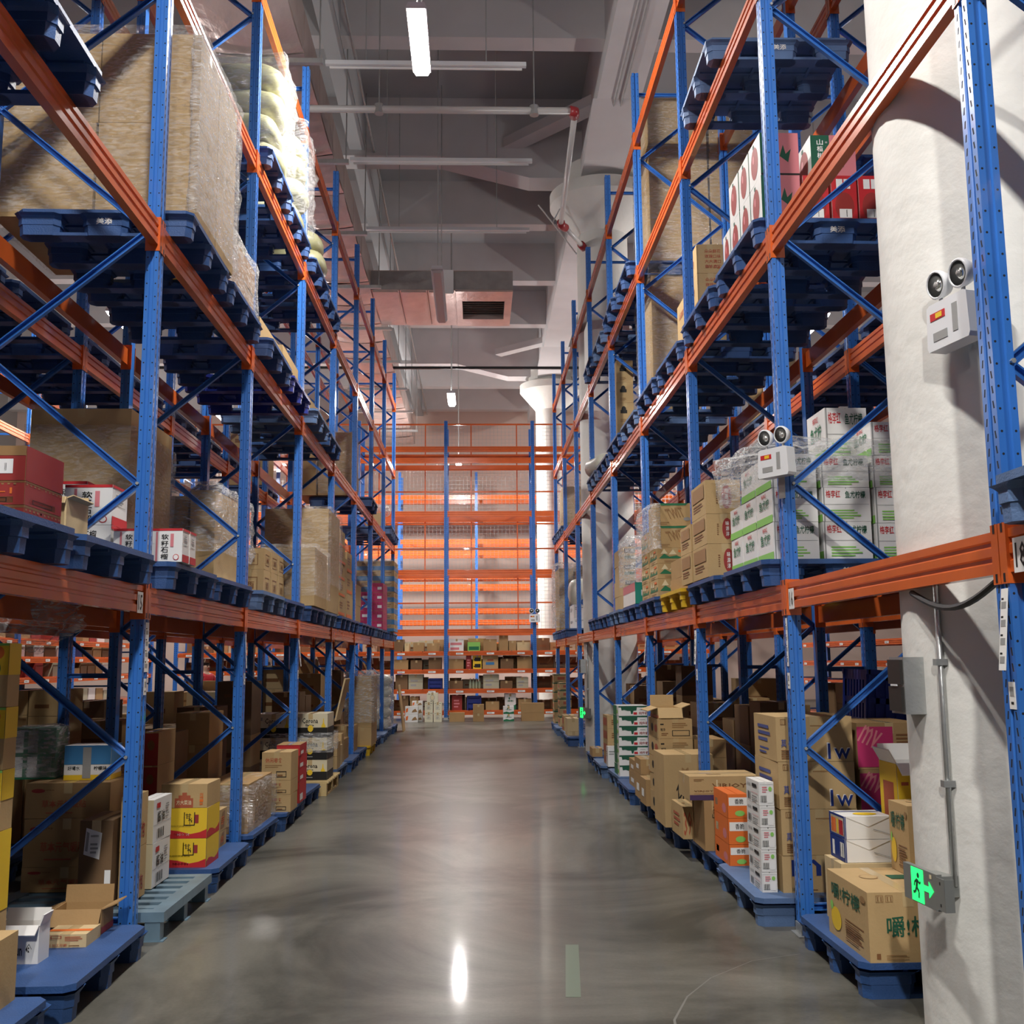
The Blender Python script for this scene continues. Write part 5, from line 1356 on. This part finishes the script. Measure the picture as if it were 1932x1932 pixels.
duct = empty('air_duct', (-2.55, 4, 8.45)); tag(duct, 'long foil-wrapped air duct under the ceiling above the left rack', 'duct')
for i in range(24):
    y = 4 + i * 1.25
    b = MB(); nx, ny = 6, 5; pts = []
    for a in range(ny + 1):
        for q in range(nx + 1):
            u, v = q / nx, a / ny
            s = -.05 * sin(pi * u) * 1 - .05 * sin(pi * v)
            pts.append((-.55 + 1.1 * u, .02 + 1.21 * v, s + .05 + .015 * noise.noise(Vector((u * 4, v * 5, i * 1.7)))))
    fs = [(a * (nx + 1) + q, (a + 1) * (nx + 1) + q, (a + 1) * (nx + 1) + q + 1, a * (nx + 1) + q + 1) for a in range(ny) for q in range(nx)]
    b.add(pts, fs, FOIL); b.box(-.55, .55, .02, 1.23, .06, .6, FOIL)
    b.build('duct_section', duct, (0, y - 4, 0))
    if i % 2 == 0:
        b = MB(); b.box(-.75, .78, -.03, .03, -.09, -.03, GALV); b.tube([(.74, 0, -.03), (.74, 0, 2.4)], .01, GALV, 6); b.tube([(-.72, 0, -.03), (-.72, 0, 2.4)], .01, GALV, 6); b.build('hanger_bar', duct, (0, y - 4, 0))
br = empty('branch_duct', (-2.0, 19.4, 8.45)); tag(br, 'foil branch duct with square grille crossing above the aisle', 'duct')
for i in range(5):
    if i < 3: b = MB(); b.box(i * .54 + .005, i * .54 + .535, 0, 2.1, .02, .42, FOIL); b.box(i * .54 + .03, i * .54 + .51, .05, 2.05, 0, .03, FOIL); b.build('duct_section', br)
b = MB(); b.box(1.62, 2.72, 0, .55, .0, .42, FOIL); b.box(1.62, 2.72, 1.65, 2.1, 0, .42, FOIL); b.box(1.62, 1.74, .55, 1.65, 0, .42, FOIL); b.box(2.58, 2.72, .55, 1.65, 0, .42, FOIL); b.box(1.74, 2.58, .55, 1.65, .3, .42, FOIL); b.build('duct_section', br)
b = MB()
for q in range(9): b.box(1.75, 2.57, .6 + q * .115, .615 + q * .115, .06, .10, DKGREY)
b.box(1.75, 2.57, .56, 1.64, .12, .14, DARK); b.build('grille', br)
b = MB(); b.box(0, 2.72, -.02, 0, .04, .40, FOILD); b.build('shaded_front_wrap', br)  # upright face overlaid with the foil copy that has shade in its colour
b = MB(); b.box(1.36, 1.58, -.04, -.02, -.05, .42, CEILB); b.build('bracket', br)
# sprinkler pipe with red fittings
REDP = mat('red_fitting_paint', (.33, .03, .035), .35)
PIPEW = mat('white_pipe_paint', (.62, .60, .58), .3)
pp = empty('sprinkler_pipe', (0, 12.4, 8.3)); tag(pp, 'white sprinkler pipe with red elbows turning towards the second column', 'pipe')
b = MB(); b.tube([(-6, 0, 0), (1.25, 0, 0)], .045, PIPEW, 12); b.build('pipe_run', pp, smooth=True)
b = MB(); b.tube([(1.27, .05, 0), (1.36, 3.45, -.02)], .04, PIPEW, 12); b.build('pipe_run', pp, smooth=True)
b = MB(); b.tube([(1.42, 3.52, -.02), (1.85, 4.45, -.02)], .04, PIPEW, 12); b.build('pipe_run', pp, smooth=True)
for pts in (((1.2, 0, 0), (1.26, .01, 0), (1.27, .12, 0)), ((1.355, 3.36, -.02), (1.37, 3.48, -.02), (1.45, 3.58, -.02)), ((1.76, 4.25, -.02), (1.84, 4.43, -.02))):
    b = MB(); b.tube(pts, .065, REDP, 12); b.build('elbow', pp, smooth=True)
for x in (-4, -1.2, .75):
    b = MB(); b.tube([(x, 0, .04), (x, 0, 2.4)], .009, GALV, 6); b.tube([(x, 0, -.06), (x, 0, .06)], .06, GALV, 8); b.build('hanger', pp)
for j, (y, z, x0, x1, w) in enumerate(((11.75, 8.5, -1.78, .62, 'first'), (14.2, 8.5, -1.78, .82, 'second'), (16.62, 8.5, -1.8, .9, 'third'))):
    e = empty('batten_light', ((x0 + x1) / 2, y, z)); tag(e, 'thin unlit batten light across the aisle under the ceiling, %s from camera' % w, 'lamp', 'unlit battens'); h = (x1 - x0) / 2
    b = MB(); b.box(-h, h, -.03, .03, .0, .05, WHITEP); b.build('housing', e)
    b = MB(); b.tube([(-h + .05, 0, -.03), (h - .05, 0, -.03)], .016, LAMPOFF, 8); b.build('tube', e)
    for sx in (-.6, .6): b = MB(); b.tube([(sx * h, 0, .05), (sx * h, 0, 2.4)], .007, GALV, 6); b.build('hanger', e)
b = MB(); b.box(-9, 9, -.03, .03, -.03, .03, DARK); o = b.build('cable_tray', None, (0, 24.9, 8.5)); tag(o, 'black cable tray crossing the hall under the ceiling', 'cable tray')
b = MB(); b.tube([(0, 6, 0), (0, 36, 0)], .018, GALV, 6); o = b.build('conduit', None, (-1.7, 0, 9.98 - .02)); tag(o, 'thin grey conduit along the ceiling right of the foil duct', 'conduit')
b = MB()
for dx in (-.06, .05): b.tube([(dx, -2, 0), (dx, 16.2, 0), (dx * .9 - .2, 16.5, -.32)], .012, GALV, 6)
o = b.build('conduit', None, (2.16, 0, 9.72)); tag(o, 'pair of thin conduits under the girder over the right rack', 'conduit')
b = MB(); b.tube([(1.05, 16.6, 8.95), (1.3, 16.75, 8.7), (1.72, 17.0, 8.25)], .012, PIPEW, 6); b.tube([(1.3, 16.75, 8.7), (1.42, 16.78, 8.95), (1.75, 16.8, 9.1)], .012, PIPEW, 6)
o = b.build('conduit', None); tag(o, 'white bent conduit running to the head of the second column', 'conduit')

# ------------------------------------------------------------------ emergency lights, exit signs, boxes on the columns
BULB = mat('mirror_reflector', (.65, .65, .62), .12, .9); GLASSL = mat('clear_lamp_lens', (.45, .44, .42), .08, .3)
SIGNG = mat('green_sign_glow', (.02, .5, .12), .4, emit=(.02, 1, .16, 1.6)); SIGNP = mat('brushed_steel_plate', (.34, .35, .33), .38, .6)
def emergency(loc, rz, label, sc=1., stem=True):
    e = empty('emergency_light', loc, rz); tag(e, label, 'emergency light', None); e.scale = (sc,) * 3
    # local: -y faces out, box 0.28 x 0.09 x 0.22
    b = MB(); pr = [(-.14, -.11), (.14, -.11), (.15, -.09), (.14, .10), (.12, .11), (-.12, .11), (-.14, .10), (-.15, -.09)]
    b.prism(pr, -.09, 0, 'y', WHITEP); b.build('housing', e)
    b = MB(); b.box(-.115, -.01, -.0925, -.09, .03, .065, RED); b.box(-.075, -.03, -.0935, -.0925, .036, .06, YEL); b.box(-.1, .0, -.0925, -.09, -.07, -.03, GREY); b.box(.04, .075, -.0925, -.09, -.06, .07, GREY); b.build('label_panel', e)
    for sx in (-.085, .075):
        b = MB(); b.tube([(sx, -.05, .11), (sx, -.05, .16)], .01, GALV, 6); b.build('stalk', e)
        b = MB(); R = Matrix.Translation((sx, -.05, .205)) @ Matrix.Rotation(pi / 2 + .15, 4, 'X') @ Matrix.Rotation(0, 4, 'Y')
        q = MB(); q.lathe([(.02, -.05), (.05, -.035), (.066, 0), (.068, .022), (.06, .03), (.056, .024)], WHITEP, 20); b.add([R @ Vector(v) for v in q.v], q.f[:-1], WHITEP); lo = b.build('lamp_head', e, smooth=True)
        b = MB(); q = MB(); q.lathe([(.056, .022), (.045, .012), (.02, .004), (.006, .02)], BULB, 20); b.add([R @ Vector(v) for v in q.v], q.f, BULB); b.build('reflector', lo, smooth=True)
        b = MB(); q = MB(); q.lathe([(.018, .006), (.018, .02), (.01, .028)], GLASSL, 10); b.add([R @ Vector(v) for v in q.v], q.f, GLASSL); b.build('bulb', lo, smooth=True)
    return e
def on_col(ang, z, yc, extra=.0): return (COLX + (COLR + extra) * cos(ang), yc + (COLR + extra) * sin(ang), z)
A1 = radians(218)
e = emergency((1.83, 3.74, 2.68), radians(-78), 'white twin-headed emergency light high on the nearest column', .82)
b = MB(); b.box(-.05, .05, 0, .2, -.06, .06, GALV); b.build('bracket', e)
e = emergency((XR - .05, YR - .085, 2.5), -1.0, 'white twin-headed emergency light on the first right rack upright', .72)
b = MB(); b.box(-.03, .03, .0, .006, -.27, -.05, GALV); b.build('bracket', e)
e = emergency((1.43, 26.02, 2.45), 0, 'small twin-headed emergency light on the end rack upright', .9)
b = MB(); b.box(-.03, .03, 0, .03, -.1, .1, GALV); b.build('bracket', e)
def exit_sign(loc, rz, label, small=False):
    e = empty('exit_sign', loc, rz); tag(e, label, 'exit sign', None)
    b = MB(); b.box(-.19, .17, -.03, .0, -.085, .085, SIGNP); b.build('plate', e)
    b = MB(); b.box(.17, .25, -.03, -.026, -.075, .075, SIGNP); b.box(.248, .252, -.03, .02, -.075, .075, SIGNP)
    for z in (-.05, .05): b.box(.2, .21, -.031, -.0295, z - .007, z + .007, DARK)
    b.build('bracket', e)
    b = MB(); f = -.032
    # door frame glowing with a running figure cut dark on it
    b.box(-.10, .03, f, -.03, -.08, .08, SIGNG); b.build('glow_panel', e)
    b = MB()
    def bar(p, q, r, m=SIGNP):
        p, q = Vector((p[0], 0, p[1])), Vector((q[0], 0, q[1])); d = (q - p).normalized(); n = Vector((-d.z, 0, d.x)) * r
        b.add([(v.x, f - .002, v.z) for v in (p - n, q - n, q + n, p + n)], [(0, 1, 2, 3)], m)
    b.add([(-.02 + .014 * cos(2 * pi * i / 10), f - .002, .048 + .014 * sin(2 * pi * i / 10)) for i in range(10)], [tuple(range(10))], DGREEN)
    for p, q, r in (((-.03, .03), (-.04, -.01), .012), ((-.03, .025), (-.005, .01), .006), ((-.005, .01), (.005, .022), .006), ((-.035, .025), (-.06, .012), .006), ((-.06, .012), (-.065, -.008), .006), ((-.04, -.01), (-.015, -.03), .008), ((-.015, -.03), (-.02, -.06), .007), ((-.042, -.01), (-.055, -.035), .008), ((-.055, -.035), (-.08, -.04), .007)):
        bar(p, q, r, DGREEN)
    b.build('running_figure', e)
    b = MB(); b.add([(x, f, z) for x, z in ((.035, -.014), (.09, -.014), (.09, -.04), (.14, 0), (.09, .04), (.09, .014), (.035, .014))], [tuple(range(7))], SIGNG); b.add([(x, f, z) for x, z in ((.1, .055), (.125, .055), (.125, .075), (.1, .075))], [(0, 1, 2, 3)], CREAM); b.build('arrow', e)
    return e
A2 = radians(205)
p = on_col(radians(200), .585, 4.17, .02)
e = exit_sign((1.66, 3.99, .60), radians(-86), 'green running-man exit sign with arrow, low on the nearest column'); e.scale = (.7, .7, .75)
b = MB(); b.box(-.12, .04, 0, .16, -.05, .05, SIGNP); b.build('backing_box', e)
exit_sign((1.70, 16.9, .60), radians(-75), 'small green exit sign on the second column')
# distribution box with dark cover and the conduits on the nearest column
for nm, yc in (('nearest', 4.17), ('second', 17.05)):
    a = radians(178)
    e = empty('switch_box', (COLX - COLR - .0, yc - .02, 1.33), radians(-90)); tag(e, 'grey switch box with dark cover on the %s column' % nm, 'switch box')
    b = MB(); b.box(-.07, .07, -.07, .03, -.11, .11, GALV); b.build('housing', e)
    b = MB(); b.box(-.062, .062, -.082, -.07, -.10, -.005, DKGREY); b.box(-.062, .062, -.082, -.07, .005, .10, DKGREY); b.build('cover', e)
    b = MB(); b.box(-.03, .03, -.086, -.082, -.002, .004, WHITEP); b.build('latch', e)
    ca = radians(206)
    e = empty('conduit', (0, 0, 0)); tag(e, 'galvanised conduit running down the %s column to the exit sign' % nm, 'conduit')
    x, y = COLX + (COLR + .015) * cos(ca), yc + (COLR + .015) * sin(ca)
    e.location = (x, y, .6)
    b = MB(); b.tube([(0, 0, 0), (0, 0, 1.25)], .011, GALV, 8); b.build('pipe_run', e, smooth=True)
    for z in (.37, .82):
        b = MB(); b.box(-.022, .022, -.016, .016, z - .012, z + .012, GALV); b.build('saddle', e)

# ------------------------------------------------------------------ small things
b = MB(); b.box(-.12, .12, -.05, .05, 0, .004, CREAM); o = b.build('paper_scrap', None, (-.62, 4.22, .0005), .1); tag(o, 'pale paper scrap on the floor in the middle of the aisle', 'paper')
TAPEF = mat('worn_floor_tape', (.115, .15, .105), .35)
b = MB(); b.box(-.033, .033, -.42, .42, 0, .001, TAPEF); o = b.build('floor_tape', None, (.445, 5.18, .0003), -.083); tag(o, 'worn greenish tape strip on the concrete aisle floor', 'tape')
# curved scrape on the floor and a dark gash at its end
SCR = mat('pale_floor_scrape', (.165, .16, .14), .45)
pts = [(1.58, 5.36), (1.32, 5.26), (1.06, 5.0), (.9, 4.74), (.79, 4.45), (.76, 4.2)]
b = MB(); vs = []
for i, (x, y) in enumerate(pts):
    x2, y2 = pts[min(i + 1, 5)]; x1, y1 = pts[max(i - 1, 0)]; d = Vector((x2 - x1, y2 - y1)).normalized(); q = .002 + .005 * (i / 5) ** 2
    vs += [(x - d.y * q, y + d.x * q, .0006), (x + d.y * q, y - d.x * q, .0006)]
b.add(vs, [(2 * i, 2 * i + 1, 2 * i + 3, 2 * i + 2) for i in range(5)], SCR)
o = b.build('floor_scrape', None); tag(o, 'thin curved pale scrape across the concrete floor on the right', 'floor mark')
# torn film hanging below the first tier behind the nearest left upright
b = MB(); n = 14; vs = []
for i in range(n + 1):
    for j in range(n + 1):
        u, v = i / n, j / n; q = noise.noise(Vector((u * 5, v * 5, 2)))
        vs.append((-.3 + .6 * u + .05 * q, .10 * sin(u * 9 + v * 4) + .06 * q, -.34 * v * (.5 + .5 * sin(pi * u)) + .02 * q))
b.add(vs, [(i * (n + 1) + j, (i + 1) * (n + 1) + j, (i + 1) * (n + 1) + j + 1, i * (n + 1) + j + 1) for i in range(n) for j in range(n)], FILMW)
o = b.build('film_scrap', None, (-2.70, 6.55, 1.84), 0, True); tag(o, 'torn clear film hanging under the first tier of the left rack', 'plastic film')
# ribbon on the near carton
b = MB()
for i in range(14):
    u = i / 13
    p = Vector((-.02 + .09 * sin(u * 5) * u, 0, .22 - .24 * u)); q = p + Vector((.025, .004, .01))
    b.v += [tuple(p), tuple(q)]
ii = b.mi(TAPE)
for i in range(13): b.f.append((2 * i, 2 * i + 1, 2 * i + 3, 2 * i + 2)); b.m.append(ii)
o = b.build('ribbon', None, (-1.79, 4.105, .16)); tag(o, 'loose tape ribbon hanging on the nearest plain tan carton', 'tape')
b = MB(); b.tube([(0, 0, 0), (0, 0, -.25), (.005, -.01, -.45), (.04, -.04, -.62)], .006, CREAM, 6); o = b.build('strap', None, (1.63, 7.28, .62)); tag(o, 'loose cream strap hanging off the tall brown taped carton', 'strap')

# ------------------------------------------------------------------ person in the next aisle
SKIN = mat('skin', (.50, .30, .21), .5); SHIRT = mat('red_jacket', (.45, .02, .03), .7); TROUS = mat('dark_trousers', (.03, .03, .045), .8); HAIR = mat('black_hair', (.012, .010, .009), .5); SHOE = mat('dark_shoes', (.02, .02, .02), .5)
def skinned(name, verts, edges, radii, m, parent, root=0):
    me = bpy.data.meshes.new(name); me.from_pydata(verts, edges, []); me.materials.append(m)
    o = bpy.data.objects.new(name, me); COL.objects.link(o)
    if parent: o.parent = parent
    s = o.modifiers.new('skin', 'SKIN'); s.use_smooth_shade = True
    for i, v in enumerate(me.skin_vertices[0].data): v.radius = (radii[i], radii[i] * .8) if isinstance(radii[i], float) else radii[i]; v.use_root = (i == root)
    u = o.modifiers.new('sub', 'SUBSURF'); u.levels = 1; u.render_levels = 2
    return o
P0 = Vector((-5.05, 20.0, 0))
V = [(0, 0, .80), (0, 0, .95), (0, .0, 1.10), (0, 0, 1.20), (0, .0, 1.26), (0, 0, 1.33), (.01, 0, 1.40), (-.16, 0, 1.17), (-.19, -.04, .98), (-.10, -.20, .90), (.16, 0, 1.17), (.20, -.05, .98), (.14, -.22, .94), (-.075, 0, .74), (-.08, -.01, .42), (-.08, .02, .07), (.075, 0, .74), (.08, -.01, .42), (.08, .02, .07), (-.08, -.1, .03), (.08, -.1, .03)]
E_ = [(0, 1), (1, 2), (2, 3), (3, 4), (4, 5), (5, 6), (3, 7), (7, 8), (8, 9), (3, 10), (10, 11), (11, 12), (0, 13), (13, 14), (14, 15), (0, 16), (16, 17), (17, 18), (15, 19), (18, 20)]
Rd = [.13, .12, .135, .10, .05, .075, .08, .055, .042, .03, .055, .042, .03, .08, .055, .036, .08, .055, .036, .035, .035]
person = skinned('person', V, E_, Rd, SKIN, None); person.location = P0; person.rotation_euler = (0, 0, radians(55))
tag(person, 'person in a red jacket, dark hair, standing in the next aisle on the left', 'person')
skinned('jacket', [(0, 0, .74), (0, 0, .95), (0, 0, 1.10), (0, 0, 1.21), (-.16, 0, 1.17), (-.19, -.04, .98), (-.12, -.17, .915), (.16, 0, 1.17), (.20, -.05, .98), (.15, -.19, .95)], [(0, 1), (1, 2), (2, 3), (3, 4), (4, 5), (5, 6), (3, 7), (7, 8), (8, 9)], [.15, .14, .155, .105, .068, .055, .045, .068, .055, .045], SHIRT, person)
skinned('trousers', [(0, 0, .78), (-.078, 0, .70), (-.08, -.01, .42), (-.08, .02, .10), (.078, 0, .70), (.08, -.01, .42), (.08, .02, .10)], [(0, 1), (1, 2), (2, 3), (0, 4), (4, 5), (5, 6)], [.14, .095, .07, .055, .095, .07, .055], TROUS, person)
skinned('hair', [(0, .02, 1.36), (.005, .015, 1.42), (0, .05, 1.34)], [(0, 1), (0, 2)], [.085, .082, .07], HAIR, person)
for sx in (-.08, .08):
    b = MB(); b.prism([(-.045, -.16), (.045, -.16), (.05, -.05), (.04, .06), (-.04, .06), (-.05, -.05)], 0, .07, 'z', SHOE); b.build('shoe', person, (sx, 0, 0))
fb = MB()
for sx in (-.028, .028): fb.tube([(sx, -.066, 1.375), (sx, -.074, 1.375)], .01, HAIR, 8)
fb.tube([(-.02, -.066, 1.325), (.02, -.066, 1.325)], .006, RED, 6); fb.build('face_features', person)
fb = MB(); fb.tube([(0, -.06, 1.365), (0, -.085, 1.345)], [.008, .014], SKIN, 8); fb.build('nose', person, smooth=True)
for hx, hy, hz, sg in ((-.10, -.20, .90, -1), (.14, -.22, .94, 1)):
    hb = MB(); hb.box(hx - .035, hx + .035, hy - .07, hy, hz - .012, hz + .012, SKIN); hb.build('palm', person)
    for i in range(4): hb = MB(); x = hx - .027 + .018 * i; l = (.06, .072, .068, .05)[i]; hb.tube([(x, hy - .068, hz), (x, hy - .068 - l * .6, hz - .006), (x, hy - .068 - l, hz - .028)], [.009, .008, .006], SKIN, 6); hb.build('finger', person, smooth=True)
    hb = MB(); hb.tube([(hx - sg * .03, hy - .01, hz), (hx - sg * .055, hy - .045, hz - .012), (hx - sg * .055, hy - .075, hz - .02)], [.011, .009, .007], SKIN, 6); hb.build('thumb', person, smooth=True)
print('OBJECTS', len(bpy.data.objects), 'labels', len(LABELS))
